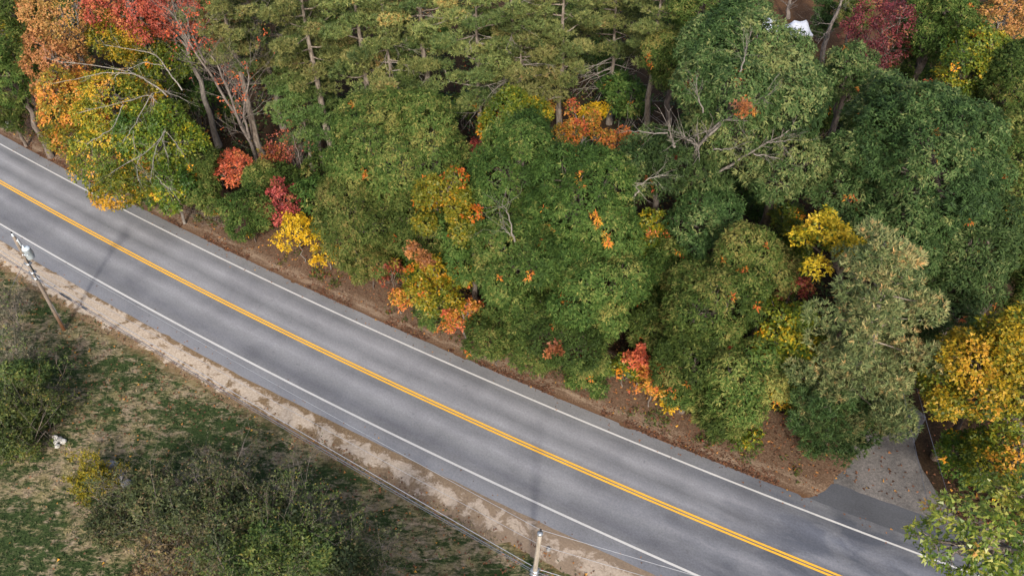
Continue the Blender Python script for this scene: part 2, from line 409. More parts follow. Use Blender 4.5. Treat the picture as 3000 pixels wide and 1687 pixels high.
BUSHES = [
    ('thicket', -23.37, 23.71, 1.1, 1.77, 1.1, 'grey twiggy bush at the left end of the lower thicket'),
    ('thicket', -21.13, 24.64, 2.0, 1.77, 1.7, 'olive bush behind the half buried rock'),
    ('thicket', -18.46, 23.22, 2.9, 1.83, 2.1, 'leafy olive bush in the lower thicket, left of its tall stems'),
    ('thicket', -16.74, 24.12, 2.9, 1.74, 2.1, 'bush with bare grey stems on top of the lower thicket'),
    ('thicket', -14.74, 22.97, 2.9, 1.71, 2.1, 'dull green bush at the upper right of the lower thicket'),
    ('thicketbrown', -19.77, 21.62, 1.5, 1.82, 1.3, 'brown dry bush in the middle of the lower thicket'),
    ('thicket', -16.13, 21.27, 2.9, 1.99, 2.1, 'dark hollow bush in the centre of the lower thicket'),
    ('thicketgreen', -13.03, 21.27, 2.9, 1.77, 2.1, 'green leaved bush right of the dark hollow in the thicket'),
    ('thicketgreen', -10.78, 20.45, 2.9, 1.64, 2.1, 'green bush at the right tip of the lower thicket'),
    ('thicket', -8.73, 19.88, 2.9, 1.3, 2.1, 'last low bush of the thicket by the bottom edge'),
    ('thicketgreen', -14.04, 19.88, 2.9, 1.84, 2.1, 'yellowish green bush cut by the bottom edge'),
    ('thicketbrown', -17.79, 20.55, 1.0, 1.69, 1.0, 'brown bush cut by the bottom edge left of the green one'),
    ('thicket', -12.19, 22.11, 2.9, 1.23, 2.1, 'small bush at the shaded right side of the thicket'),
    ('thicketbrown', -20.46, 20.74, 0.6, 1.59, 0.6, 'low dry brush at the bottom edge near the grass'),
    ('thicketgrey', -35.12, 36.63, 1.6, 1.82, 1.6, 'grey leafless bush below the utility pole at left'),
    ('thicketgreen', -32.77, 32.9, 2.3, 1.8, 1.9, 'green and grey bush at the left edge of the field'),
    ('thicketgreen', -31.11, 30.69, 1.8, 1.55, 1.6, 'green bush beside the white stones'),
    ('thicketgreen', -32.26, 29.71, 2.3, 1.9, 1.9, 'dense green bush at the left edge level with the white stones'),
    ('thicketgreen', -32.0, 29.15, 0.9, 1.28, 0.9, 'low green bush at the left edge below the dense one'),
    ('thicketgrey', -37.81, 40.79, 1.7, 1.62, 1.7, 'bare grey bush at the left edge under the guy wire'),
    ('yellowshrub', -25.99, 26.53, 0.8, 0.99, 0.8, 'lime yellow shrub at the tip of the lower thicket'),
]
TUFTS = [
    ('orangedeep', -6.25, 38.56, 8.6, 1.31, 1.4, 'rust orange spray between the oaks above the verge', 'green oak between the round oak and the olive yellow tree'),
    ('orangedeep', 2.61, 31.83, 7.2, 0.63, 0.9, 'pink orange tuft on the spreading oak near the asphalt', 'spreading oak whose low boughs reach the asphalt edge'),
    ('rust', -2.69, 50.8, 8.5, 1.16, 1.6, 'dusky red crown peeping between the round oak and the central oak', 'upright oak in the centre with pale forked branches'),
    ('orangedeep', 11.45, 45.84, 11.5, 0.56, 1.0, 'dead brown leaf cluster hanging in the limbed oak', 'tall blue green oak with long bare grey limbs and dark trunk'),
    ('orangeyellow', 10.81, 43.35, 6.5, 1.09, 1.4, 'orange spray left of the dark oak trunk', 'left fork of blue green oak foliage above the dark trunk'),
    ('orangedeep', 13.34, 39.77, 19.2, 0.64, 0.7, 'amber tuft near the top of the tall limbed oak', 'tall blue green oak with long bare grey limbs and dark trunk'),
    ('orangeyellow', 11.59, 46.08, 17.0, 0.78, 0.8, 'amber leaf cluster on the left shoulder of the limbed oak', 'tall blue green oak with long bare grey limbs and dark trunk'),
]
LIMBS = [
    ('yellow green birch with bare silver limbs fanning to the left', 'silver', 0.062, [(-26.55, 56.59, 10.3), (-28.11, 58.45, 11.13), (-29.16, 59.69, 11.97), (-32.88, 59.3, 12.8)]),
    ('yellow green birch with bare silver limbs fanning to the left', 'silver', 0.068, [(-28.35, 57.37, 9.3), (-29.33, 57.79, 10.1), (-30.75, 58.19, 10.9), (-33.27, 58.01, 11.7), (-35.78, 57.14, 12.5)]),
    ('yellow green birch with bare silver limbs fanning to the left', 'silver', 0.037, [(-30.02, 56.8, 11.7), (-32.64, 56.9, 11.7), (-35.7, 55.3, 11.7)]),
    ('yellow green birch with bare silver limbs fanning to the left', 'silver', 0.025, [(-31.04, 56.62, 11.8), (-32.15, 55.76, 11.3), (-32.13, 54.92, 10.8)]),
    ('yellow green birch with bare silver limbs fanning to the left', 'silver', 0.025, [(-27.6, 56.83, 12.3), (-29.37, 57.49, 12.3), (-30.16, 56.18, 12.3)]),
    ('yellow green birch with bare silver limbs fanning to the left', 'silver', 0.025, [(-30.16, 56.18, 12.3), (-28.71, 56.19, 11.3)]),
    ('yellow green tree bending low over the road verge at left', 'silver', 0.056, [(-28.43, 55.45, 9.7), (-29.02, 56.44, 10.07), (-30.29, 54.69, 10.43), (-33.09, 52.51, 10.8)]),
    ('yellow green tree bending low over the road verge at left', 'silver', 0.043, [(-28.57, 55.56, 10.6), (-28.83, 52.07, 10.2), (-29.23, 50.03, 9.8)]),
    ('yellow green tree bending low over the road verge at left', 'silver', 0.037, [(-30.24, 53.86, 10.7), (-30.22, 51.27, 10.35), (-31.63, 49.56, 10.0)]),
    ('yellow green tree bending low over the road verge at left', 'silver', 0.025, [(-28.65, 55.73, 10.5), (-28.68, 54.38, 9.6)]),
    ('yellow green tree bending low over the road verge at left', 'silver', 0.025, [(-28.6, 55.73, 10.5), (-28.35, 54.58, 9.6)]),
    ('yellow green tree bending low over the road verge at left', 'silver', 0.019, [(-28.66, 50.93, 10.2), (-28.36, 49.77, 9.6)]),
    ('yellow green tree bending low over the road verge at left', 'silver', 0.025, [(-28.65, 55.73, 10.5), (-28.23, 57.0, 10.05), (-26.71, 56.46, 9.6)]),
    ('branch heavy tree hanging its yellow green tips over the asphalt', 'silver', 0.05, [(-27.49, 54.35, 8.7), (-27.31, 52.98, 8.83), (-27.37, 50.33, 8.95), (-28.8, 48.35, 9.08), (-29.31, 46.97, 9.2)]),
    ('branch heavy tree hanging its yellow green tips over the asphalt', 'silver', 0.037, [(-27.08, 52.42, 9.2), (-27.05, 49.43, 9.07), (-26.58, 47.85, 8.93), (-26.45, 46.66, 8.8)]),
    ('branch heavy tree hanging its yellow green tips over the asphalt', 'silver', 0.025, [(-27.02, 52.42, 9.2), (-26.87, 51.19, 9.0), (-26.02, 49.63, 8.8)]),
    ('branch heavy tree hanging its yellow green tips over the asphalt', 'silver', 0.028, [(-27.85, 49.43, 9.2), (-27.9, 48.1, 9.0), (-27.28, 46.66, 8.8)]),
    ('branch heavy tree hanging its yellow green tips over the asphalt', 'silver', 0.025, [(-26.97, 52.42, 9.2), (-25.83, 51.21, 8.85), (-25.27, 50.41, 8.5)]),
    ('branch heavy tree hanging its yellow green tips over the asphalt', 'silver', 0.019, [(-26.18, 47.2, 8.9), (-25.53, 46.51, 8.65), (-24.83, 46.0, 8.4)]),
    ('tall blue green oak with long bare grey limbs and dark trunk', 'grey', 0.2, [(13.51, 45.51, 9.04), (12.4, 44.76, 12.05), (12.38, 44.01, 13.74), (12.72, 43.26, 15.35), (13.14, 42.51, 16.69)]),
    ('tall blue green oak with long bare grey limbs and dark trunk', 'grey', 0.13, [(13.47, 45.51, 9.29), (14.19, 44.63, 11.13), (15.31, 43.76, 12.89), (16.4, 42.88, 14.74), (17.26, 42.01, 16.29)]),
    ('tall blue green oak with long bare grey limbs and dark trunk', 'grey', 0.05, [(15.63, 42.51, 14.12), (16.59, 42.26, 14.08), (17.66, 42.01, 13.93)]),
    ('tall blue green oak with long bare grey limbs and dark trunk', 'grey', 0.05, [(13.17, 43.31, 13.89), (13.99, 42.71, 14.31), (14.69, 42.11, 15.17)]),
    ('tall blue green oak with long bare grey limbs and dark trunk', 'grey', 0.09, [(12.61, 43.01, 15.19), (13.75, 42.51, 17.2), (14.84, 42.01, 18.5), (15.33, 41.51, 19.2)]),
    ('tall blue green oak with long bare grey limbs and dark trunk', 'grey', 0.06, [(13.09, 42.51, 16.48), (14.21, 42.01, 17.42), (14.68, 41.51, 17.94)]),
    ('tall blue green oak with long bare grey limbs and dark trunk', 'grey', 0.08, [(12.15, 43.51, 14.09), (11.29, 43.01, 14.92), (10.76, 42.51, 15.53)]),
    ('tall blue green oak with long bare grey limbs and dark trunk', 'grey', 0.04, [(16.1, 42.11, 15.28), (16.71, 41.91, 15.52), (17.49, 41.71, 15.76)]),
    ('tall blue green oak with long bare grey limbs and dark trunk', 'grey', 0.05, [(13.53, 42.51, 20.02), (13.77, 43.01, 20.57), (13.92, 43.51, 21.12)]),
    ('tall blue green oak with long bare grey limbs and dark trunk', 'grey', 0.05, [(11.82, 42.51, 17.2), (11.46, 42.76, 18.04), (11.26, 43.01, 18.48)]),
    ('left fork of blue green oak foliage above the dark trunk', 'grey', 0.1, [(10.68, 43.51, 13.97), (10.34, 43.26, 14.81), (9.98, 43.01, 15.83)]),
    ('left fork of blue green oak foliage above the dark trunk', 'grey', 0.05, [(9.95, 43.01, 15.41), (8.91, 42.76, 15.52), (7.5, 42.51, 15.9)]),
    ('slim oak with a broken whitish limb hanging from its left side', 'silver', 0.075, [(5.07, 43.51, 13.24), (6.19, 43.17, 12.97), (7.56, 42.84, 12.06), (8.57, 42.51, 11.13)]),
    ('slim oak with a broken whitish limb hanging from its left side', 'silver', 0.06, [(8.57, 42.51, 11.13), (8.16, 42.51, 10.53), (7.64, 42.51, 9.54)]),
    ('slim oak with a broken whitish limb hanging from its left side', 'silver', 0.04, [(8.42, 42.91, 11.18), (9.35, 42.81, 12.08), (10.34, 42.71, 12.28)]),
    ('slim oak with a broken whitish limb hanging from its left side', 'silver', 0.03, [(5.92, 43.51, 13.75), (5.98, 43.31, 13.44), (6.38, 43.11, 12.9)]),
    ('upright oak in the centre with pale forked branches', 'grey', 0.06, [(0.17, 37.2, 11.3), (-0.01, 37.39, 12.3), (-0.27, 37.68, 13.3), (-0.6, 37.12, 14.3)]),
    ('upright oak in the centre with pale forked branches', 'grey', 0.03, [(0.08, 37.04, 11.8), (-0.36, 37.41, 12.05), (-0.62, 37.39, 12.3)]),
    ('tall grey trunk with dead limbs between the white tent and the dark red maple', 'bare', 0.3, [(33.85, 78.95, -0.02), (33.6, 78.95, 2.0), (33.63, 78.95, 4.27), (33.91, 78.95, 6.59), (33.88, 78.95, 8.28)]),
    ('tall grey trunk with dead limbs between the white tent and the dark red maple', 'bare', 0.05, [(33.21, 78.55, 4.09), (32.82, 78.0, 3.87), (32.18, 77.45, 3.26)]),
    ('tall grey trunk with dead limbs between the white tent and the dark red maple', 'bare', 0.04, [(33.49, 78.65, 4.87), (32.32, 78.3, 5.11), (31.51, 77.95, 5.16)]),
    ('straight grey trunk standing just behind the white tent', 'bare', 0.28, [(32.48, 88.78, 0.48), (32.24, 88.78, 1.74), (32.16, 88.78, 3.11), (32.03, 88.78, 4.44)]),
    ('tall bare tree with grey leaning trunk and a few rusty leaves', 'bare', 0.16, [(-23.51, 60.3, 0.19), (-23.73, 60.1, 2.99), (-24.07, 59.9, 5.06), (-24.08, 59.7, 8.29), (-24.2, 59.5, 10.4), (-24.48, 59.3, 11.8)]),
    ('tall bare tree with grey leaning trunk and a few rusty leaves', 'bare', 0.12, [(-23.62, 60.0, 3.36), (-23.41, 59.83, 5.4), (-22.78, 59.65, 7.63), (-22.03, 59.48, 9.63), (-21.75, 59.3, 11.16)]),
    ('second bare leaning tree with pinkish twigs below the red crown', 'bare', 0.14, [(-24.94, 61.3, 5.46), (-25.65, 60.93, 9.05), (-26.01, 60.55, 10.85), (-26.68, 60.18, 13.81), (-26.92, 59.8, 15.66)]),
    ('second bare leaning tree with pinkish twigs below the red crown', 'bare', 0.1, [(-25.66, 60.3, 10.6), (-25.68, 59.97, 12.32), (-25.76, 59.63, 13.73), (-25.46, 59.3, 15.21)]),
]
# ------------------------------------------------------------------ vegetation
G_, O_, Yl = (66, 92, 40), (112, 118, 52), (190, 150, 30)
M = {}
M['oak'] = leaf_mat('oak_leaves', [(0, (42, 62, 26)), (.35, (62, 86, 36)), (.6, (88, 106, 50)), (.8, (118, 122, 66)), (.9, (130, 128, 68)), (.93, (186, 142, 44)), (1, (178, 94, 54))], .7, .14)
M['oakblue'] = leaf_mat('pale_oak_leaves', [(0, (40, 62, 32)), (.4, (60, 88, 44)), (.65, (86, 110, 62)), (.85, (116, 128, 80)), (.91, (124, 132, 78)), (.94, (182, 138, 46)), (1, (164, 88, 54))], .66, .17)
M['yellowgreen'] = leaf_mat('yellow_green_leaves', [(0, (64, 84, 30)), (.4, (104, 114, 34)), (.65, (142, 138, 36)), (.85, (186, 158, 36)), (1, (196, 140, 56))], .5, .3, .32)
M['greenyellow'] = leaf_mat('green_yellow_leaves', [(0, (44, 70, 26)), (.45, (78, 98, 30)), (.75, (118, 124, 34)), (.88, (150, 140, 34)), (.93, (200, 160, 30)), (1, (210, 130, 40))], .5, .3)
M['oliveyellow'] = leaf_mat('olive_yellow_leaves', [(0, (80, 94, 28)), (.45, (122, 120, 30)), (.75, (160, 138, 32)), (.9, (190, 144, 34)), (1, (196, 104, 40))], .5, .3)
M['yellow'] = leaf_mat('yellow_leaves', [(0, (66, 88, 28)), (.3, (110, 118, 32)), (.55, (172, 156, 36)), (.88, (200, 172, 44)), (1, (196, 160, 50))], .5, .3, .35)
M['yellowdeep'] = leaf_mat('golden_leaves', [(0, (70, 86, 28)), (.35, (120, 118, 32)), (.7, (180, 148, 40)), (1, (184, 130, 62))], .5, .3, .35)
M['brightyellow'] = leaf_mat('lemon_leaves', [(0, (110, 114, 30)), (.3, (182, 156, 32)), (1, (216, 174, 38))], .5, .3, .35)
M['orange'] = leaf_mat('orange_leaves', [(0, (134, 116, 58)), (.4, (180, 138, 76)), (.75, (188, 138, 88)), (1, (180, 150, 72))], .5, .3, .35)
M['orangeyellow'] = leaf_mat('orange_yellow_leaves', [(0, (84, 94, 38)), (.35, (132, 120, 44)), (.6, (192, 142, 50)), (.85, (200, 130, 62)), (1, (196, 108, 70))], .5, .3, .35)
M['orangered'] = leaf_mat('orange_red_leaves', [(0, (124, 80, 52)), (.4, (180, 96, 64)), (.75, (200, 112, 70)), (1, (200, 130, 72))], .5, .3, .35)
M['orangedeep'] = leaf_mat('deep_orange_leaves', [(0, (108, 72, 46)), (.5, (144, 94, 56)), (1, (168, 114, 60))], .5, .3, .35)
M['red'] = leaf_mat('red_leaves', [(0, (124, 70, 50)), (.4, (172, 88, 66)), (.75, (186, 108, 72)), (1, (184, 126, 72))], .5, .3, .35)
M['redshrub'] = leaf_mat('crimson_leaves', [(0, (96, 50, 46)), (.5, (150, 66, 64)), (.85, (180, 90, 80)), (1, (160, 104, 70))], .5, .3, .35)
M['darkred'] = leaf_mat('dark_red_leaves', [(0, (76, 42, 36)), (.45, (112, 58, 52)), (.8, (138, 76, 64)), (1, (140, 100, 58))], .5, .3, .3)
M['rust'] = leaf_mat('rust_leaves', [(0, (96, 50, 36)), (.5, (142, 74, 54)), (.85, (150, 96, 50)), (1, (120, 120, 40))], .5, .3, .3)
M['barepink'] = leaf_mat('dusty_red_leaves', [(0, (120, 66, 56)), (.6, (160, 92, 76)), (1, (196, 110, 66))], .5, .3, .3)
M['bare'] = leaf_mat('rusty_sparse_leaves', [(0, (150, 84, 60)), (.6, (190, 104, 60)), (1, (214, 128, 56))], .5, .3, .3)
M['maplegreen'] = leaf_mat('glossy_green_leaves', [(0, (54, 84, 28)), (.4, (90, 120, 40)), (.75, (134, 148, 58)), (.93, (160, 162, 72)), (1, (190, 146, 66))], .4, .5, .35)
M['pine'] = leaf_mat('pine_needles', [(0, (60, 80, 44)), (.4, (96, 112, 62)), (.7, (132, 138, 80)), (.93, (154, 150, 92)), (1, (170, 142, 84))], .55, .25, .22)
M['pinelow'] = leaf_mat('shaded_pine_needles', [(0, (58, 82, 42)), (.5, (90, 114, 60)), (1, (128, 138, 78))], .55, .25, .22)
M['pinedark'] = leaf_mat('dark_pine_needles', [(0, (46, 74, 40)), (.5, (72, 104, 56)), (1, (104, 122, 66))], .55, .25, .22)
M['pinetan'] = leaf_mat('tan_pine_needles', [(0, (66, 86, 52)), (.4, (106, 122, 76)), (.66, (140, 144, 94)), (.85, (172, 158, 104)), (1, (194, 158, 98))], .55, .25, .2)
M['thicket'] = leaf_mat('thicket_leaves', [(0, (46, 58, 34)), (.5, (72, 84, 48)), (.8, (94, 94, 60)), (1, (116, 96, 68))], .55, .25, .2)
M['thicketgreen'] = leaf_mat('thicket_green_leaves', [(0, (48, 66, 32)), (.5, (74, 94, 44)), (.85, (102, 110, 52)), (1, (126, 114, 52))], .55, .25, .22)
M['thicketbrown'] = leaf_mat('thicket_brown_leaves', [(0, (80, 72, 50)), (.6, (116, 98, 70)), (1, (136, 118, 66))], .55, .25, .2)
M['thicketgrey'] = leaf_mat('thicket_grey_leaves', [(0, (74, 76, 60)), (.6, (104, 104, 80)), (1, (130, 120, 96))], .55, .25, .2)
M['yellowshrub'] = leaf_mat('lime_leaves', [(0, (84, 92, 28)), (.5, (128, 124, 32)), (1, (172, 150, 36))], .5, .3, .3)
BK = {
    'oak': bark_mat('oak_bark', (74, 66, 60), (118, 108, 100)),
    'grey': bark_mat('grey_bark', (92, 87, 82), (132, 125, 117)),
    'silver': bark_mat('silver_bark', (108, 102, 94), (152, 146, 136)),
    'bare': bark_mat('dead_bark', (92, 85, 80), (138, 128, 120)),
    'pine': bark_mat('pine_bark', (88, 78, 70), (140, 130, 118), 5),
    'dead': bark_mat('dead_branch', (112, 104, 96), (160, 152, 142)),
    'twig': bark_mat('twig_bark', (96, 86, 78), (142, 130, 120)),
    'dark': bark_mat('dark_bark', (66, 56, 50), (104, 92, 82)),
}
CAT = {}

def unit(v):
    return v / (np.linalg.norm(v, axis=-1, keepdims=True) + 1e-9)

def leaf_quads(P, A, Nn, L, W, fold=0.25):
    """pointed leaves of one face: base P, direction A, face normal Nn"""
    S = unit(np.cross(A, Nn)); Nn = np.cross(S, A)
    L = L[:, None]; W = W[:, None]
    V = np.stack([P + A * L * 0.12 - S * W * 0.5, P + A * L * (1 + 0.1 * fold), P + A * L * 0.12 + S * W * 0.5], 1)
    return V.reshape(-1, 3), np.arange(len(P) * 3).reshape(-1, 3)

def sph(rng, n):
    return unit(rng.normal(size=(n, 3)))

def wisp_lobes(c, rx, rz, rng, nl):
    d = sph(rng, nl); d[:, 2] = np.abs(d[:, 2]) - .25
    lc = c + d * rng.uniform(.25, .95, nl)[:, None] * np.array([rx, rx, rz])
    lr = rng.uniform(.16, .34, nl) * rx
    return lc, lr, np.minimum(rz / rx, 1.0)

def make_lobes(c, rx, rz, rng, nl):
    d = sph(rng, nl); d[:, 2] = np.where(d[:, 2] < -0.35, -d[:, 2], d[:, 2])
    q = rng.uniform(0.45, 0.74, nl)[:, None]
    lc = c + d * q * np.array([rx, rx, rz])
    lr = np.clip(rng.uniform(0.24, 0.44, nl) * rx, min(.55, rx * .5), 2.0)
    n2 = max(3, nl // 4)
    d2 = sph(rng, n2)
    lc = np.vstack([lc, c + d2 * rng.uniform(.1, .4, n2)[:, None] * np.array([rx, rx, rz])]); lr = np.append(lr, rng.uniform(.36, .52, n2) * rx)
    return lc, lr, np.minimum(rz / rx, 1.0)

def lobe_points(lc, lr, sq, n, rng, keep_low=0.3):
    pts, nor, lid = [], [], []
    have = 0
    p = lr ** 2 / (lr ** 2).sum()
    while have < n:
        k = rng.choice(len(lr), n, p=p)
        d = sph(rng, n)
        rad = rng.uniform(0.80, 1.06, n) - (rng.random(n) < 0.2) * rng.uniform(0, 0.3, n)
        x = lc[k] + d * (lr[k] * rad)[:, None] * [1, 1, max(sq, 0.7)]
        ok = (d[:, 2] > -0.15) | (rng.random(n) < keep_low)
        for j in np.argsort(-lr)[:40]:
            q = (x - lc[j]) / (lr[j] * np.array([1, 1, max(sq, 0.7)]))
            ok &= (k == j) | ((q ** 2).sum(1) > 0.74)
        pts.append(x[ok]); nor.append(d[ok]); lid.append(k[ok]); have += ok.sum()
    return np.vstack(pts)[:n], np.vstack(nor)[:n], np.concatenate(lid)[:n]

def spray_foliage(c, rx, rz, rng, per_r2, leaf=(0.30, 0.125), nleaf=11, accent=0.02, spread=0.30, droop=0.35, nl=None, tone_mid=0.42, tone_sd=0.17, wisp=False):
    nl = nl or int(8 + rx * 4)
    lc, lr, sq = (wisp_lobes if wisp else make_lobes)(np.asarray(c, float), rx, rz, rng, nl)
    n = max(12, int(per_r2 * (rx * rx + rx * rz) / 2 / nleaf))
    X, D, lid = lobe_points(lc, lr, sq, n, rng)
    lt = rng.normal(0, tone_sd * 0.6, len(lr))
    st = tone_mid + lt[lid] + rng.normal(0, tone_sd * 0.6, n)
    D = unit(D * 0.8 + np.array([0, 0, 0.5]) + rng.normal(0, 0.35, (n, 3)))
    P = np.repeat(X, nleaf, 0); Dn = np.repeat(D, nleaf, 0)
    m = n * nleaf
    rad = sph(rng, m)
    rad = unit(rad - (rad * Dn).sum(1)[:, None] * Dn)
    A = unit(rad + Dn * rng.uniform(0.05, 0.7, m)[:, None] - np.array([0, 0, 1]) * (droop * rng.uniform(0.3, 1.4, m))[:, None])
    P = P + rad * (spread * rng.uniform(0.05, 0.75, m))[:, None] + Dn * rng.uniform(-0.12, 0.12, m)[:, None]
    Nn = unit(Dn + rng.normal(0, 0.35, (m, 3)))
    L = leaf[0] * rng.uniform(0.7, 1.25, m); W = leaf[1] * rng.uniform(0.75, 1.25, m)
    t = np.clip(np.repeat(st, nleaf) + rng.normal(0, tone_sd * 0.6, m), 0, 0.9)
    if accent > 0:
        blob = fnoise(X[:, 0] * 0.9 + X[:, 2] * 0.5, X[:, 1] * 0.9 - X[:, 2] * 0.7, 2)
        thr = np.quantile(blob, 1 - accent)
        acc = (blob > thr) & (rng.random(n) < 0.8)
        t = np.where(np.repeat(acc, nleaf), rng.uniform(0.93, 1.0, m), t)
    V, F = leaf_quads(P, A, Nn, L, W)
    return V, F, np.repeat(t, 3), lc, lr, X

def branchy(mb, p0, d, length, r, depth, rng, sides=3, kids=3, wob=0.22, spread=0.6, up=0.0, tips=None):
    n = 4
    pts = [np.asarray(p0, float)]
    d = unit(np.asarray(d, float))
    for i in range(n - 1):
        d = unit(d + rng.normal(0, wob, 3) * 0.5 + np.array([0, 0, up]))
        pts.append(pts[-1] + d * length / (n - 1))
    pts = np.array(pts)
    mb.tube(pts, np.linspace(r, r * 0.45, n), sides if depth else 3, cap=False)
    if tips is not None and depth <= 1:
        tips.append(pts[-1]); tips.append(pts[-2])
    if depth:
        for k in range(kids):
            i = rng.integers(1, n)
            dd = unit(d + rng.normal(0, spread, 3) + np.array([0, 0, up * 2]))
            branchy(mb, pts[i], dd, length * rng.uniform(0.4, 0.7), r * 0.5, depth - 1, rng, 3, kids, wob, spread, up, tips)

def curve_pts(a, b, n, rng, wob, sag=0.0):
    t = np.linspace(0, 1, n)[:, None]
    q = a * (1 - t) + b * t
    w = rng.normal(0, wob, (n, 3)); w[0] = 0; w[-1] *= 0.3
    q = q + w + np.array([0, 0, 1]) * (sag * 4 * t * (1 - t))
    return q

def trunk_path(base, c, top, rng):
    """base on the ground to a point inside the crown"""
    end = np.array([c[0], c[1], top])
    n = 9
    t = np.linspace(0, 1, n)[:, None]
    b = np.array([base[0], base[1], -0.15])
    q = b + (end - b) * t
    q[:, :2] = b[:2] + (end - b)[:2] * (t ** 1.35)
    w = rng.normal(0, 0.10, (n, 3)); w[0] = 0; w[:, 2] = 0
    return q + w

STYLE = {
    # density, leaf size, leaves per spray, accent, spread, droop, tone mid, tone sd, bark
    'oak': (1400, (.27, .092), 12, .007, .19, .62, .41, .24, 'oak'),
    'oakblue': (1150, (.28, .10), 12, .004, .21, .50, .44, .24, 'oak'),
    'yellowgreen': (720, (.19, .15), 8, .10, .32, .25, .46, .30, 'grey'),
    'greenyellow': (900, (.21, .15), 9, .05, .30, .30, .42, .22, 'grey'),
    'oliveyellow': (1000, (.20, .15), 9, .06, .30, .30, .45, .22, 'oak'),
    'yellow': (760, (.20, .16), 8, .05, .34, .25, .44, .26, 'dark'),
    'maplegreen': (480, (.25, .14), 10, .02, .34, .40, .50, .24, 'twig'),
    'darkred': (480, (.17, .14), 8, .08, .34, .2, .50, .25, 'twig'),
    'orange': (640, (.18, .15), 9, .12, .32, .25, .48, .24, 'grey'),
    'rust': (330, (.20, .16), 8, .08, .30, .2, .45, .25, 'twig'),
}
for k in ('orangeyellow', 'orangered', 'orangedeep', 'red', 'redshrub', 'brightyellow', 'yellowdeep'):
    STYLE[k] = STYLE['orange' if k != 'yellowdeep' else 'yellow']
STYLE['orangeyellow'] = (640, (.18, .15), 9, .12, .32, .25, .60, .24, 'grey')
STYLE['orangered'] = (640, (.18, .15), 9, .12, .32, .25, .58, .24, 'grey')

GROUPS = {'oak': 'green oaks in the roadside wood', 'oakblue': 'green oaks in the roadside wood'}
roots = {}

def add_crown(root, sp, V, F, tone, base, name='crown'):
    return mesh_np(name, V, F, M[sp], tone=tone, parent=root, origin=base)

def make_broadleaf(i, sp, bx, by, cx, cy, cz, rx, rz, label):
    rng = np.random.default_rng(1000 + i)
    base = np.array([bx, by, 0.0]); c = np.array([cx, cy, cz])
    small = cz < 3.2 or rx < 1.6
    if small:
        kind = 'bush'
    else:
        kind = {'oak': 'oak_tree', 'oakblue': 'oak_tree', 'yellowgreen': 'birch_tree', 'greenyellow': 'leafy_tree', 'oliveyellow': 'leafy_tree', 'rust': 'leafy_tree'}.get(sp, 'maple_tree')
    root = empty(kind, base)
    tag(root, label, 'bush' if small else 'tree')
    den, leaf, nlf, acc, spd, drp, tm, tsd, bark = STYLE[sp]
    ragged = not sp.startswith('oak') and (small or (rx < 2.3 and sp not in ('greenyellow', 'yellowgreen')) or sp == 'oliveyellow' or label.startswith(('orange and pink', 'bright yellow maple top')))
    tm = tm + rng.uniform(-.13, .13)
    V, F, tone, lc, lr, X = spray_foliage(c, rx * (1.05 if ragged else 1), rz, rng, den * (.78 if ragged else 1), leaf, nlf, acc, spd, drp, (int(10 + 5 * rx) if ragged else None), tm, tsd * (1.25 if ragged else 1), ragged)
    V[:, 2] = np.maximum(V[:, 2], 0.05)
    add_crown(root, sp, V, F, tone, base)
    # trunk and limbs
    r0 = (0.032 if sp.startswith('oak') else .019) * cz + 0.02 * rx if not small else 0.05
    tp = trunk_path(base, c, cz + rz * 0.35, rng)
    mb = MB(); mb.tube(tp, np.linspace(r0, r0 * 0.35, len(tp)) * np.r_[1.25, np.ones(len(tp) - 1)], 8 if not small else 5)
    mb.build('trunk', BK[bark], root, base, smooth=True)
    order = np.argsort(-lr)[:(8 if not small else 4)]
    for j in order:
        fr = np.clip((lc[j][2] - 0.35 * rx) / (cz + rz * 0.35) * 0.8, 0.25, 0.92)
        k = fr * (len(tp) - 1); a = tp[int(k)] + (tp[min(int(k) + 1, len(tp) - 1)] - tp[int(k)]) * (k - int(k))
        lm = MB()
        path = curve_pts(a, lc[j], 6, rng, 0.12, 0.1)
        rr = r0 * 0.42
        lm.tube(path, np.linspace(rr, rr * 0.45, 6), 5, cap=False)
        near = X[np.linalg.norm(X - lc[j], axis=1) < lr[j] * 1.15]
        if len(near):
            for q in near[rng.choice(len(near), min(len(near), 7 if not small else 3), replace=False)]:
                s = path[rng.integers(3, 6)]
                lm.tube(curve_pts(s, q, 5, rng, 0.07), np.linspace(rr * 0.4, 0.012, 5), 3, cap=False)
        lm.build('limb', BK[bark], root, base, smooth=True)
    roots[label] = (root, base)
    return root

def needle_tufts(X, D, rng, nn=9, L=0.30, W=0.055, tone=None):
    n = len(X); m = n * nn
    P = np.repeat(X, nn, 0); Dn = np.repeat(D, nn, 0)
    A = unit(sph(rng, m) * 0.95 + Dn)
    Nn = unit(rng.normal(size=(m, 3)))
    V, F = leaf_quads(P, A, Nn, L * rng.uniform(.7, 1.2, m), W * rng.uniform(.8, 1.3, m), 0.0)
    t = np.clip(np.repeat(tone, nn) + rng.normal(0, .08, m), 0, 1)
    return V, F, np.repeat(t, 3)

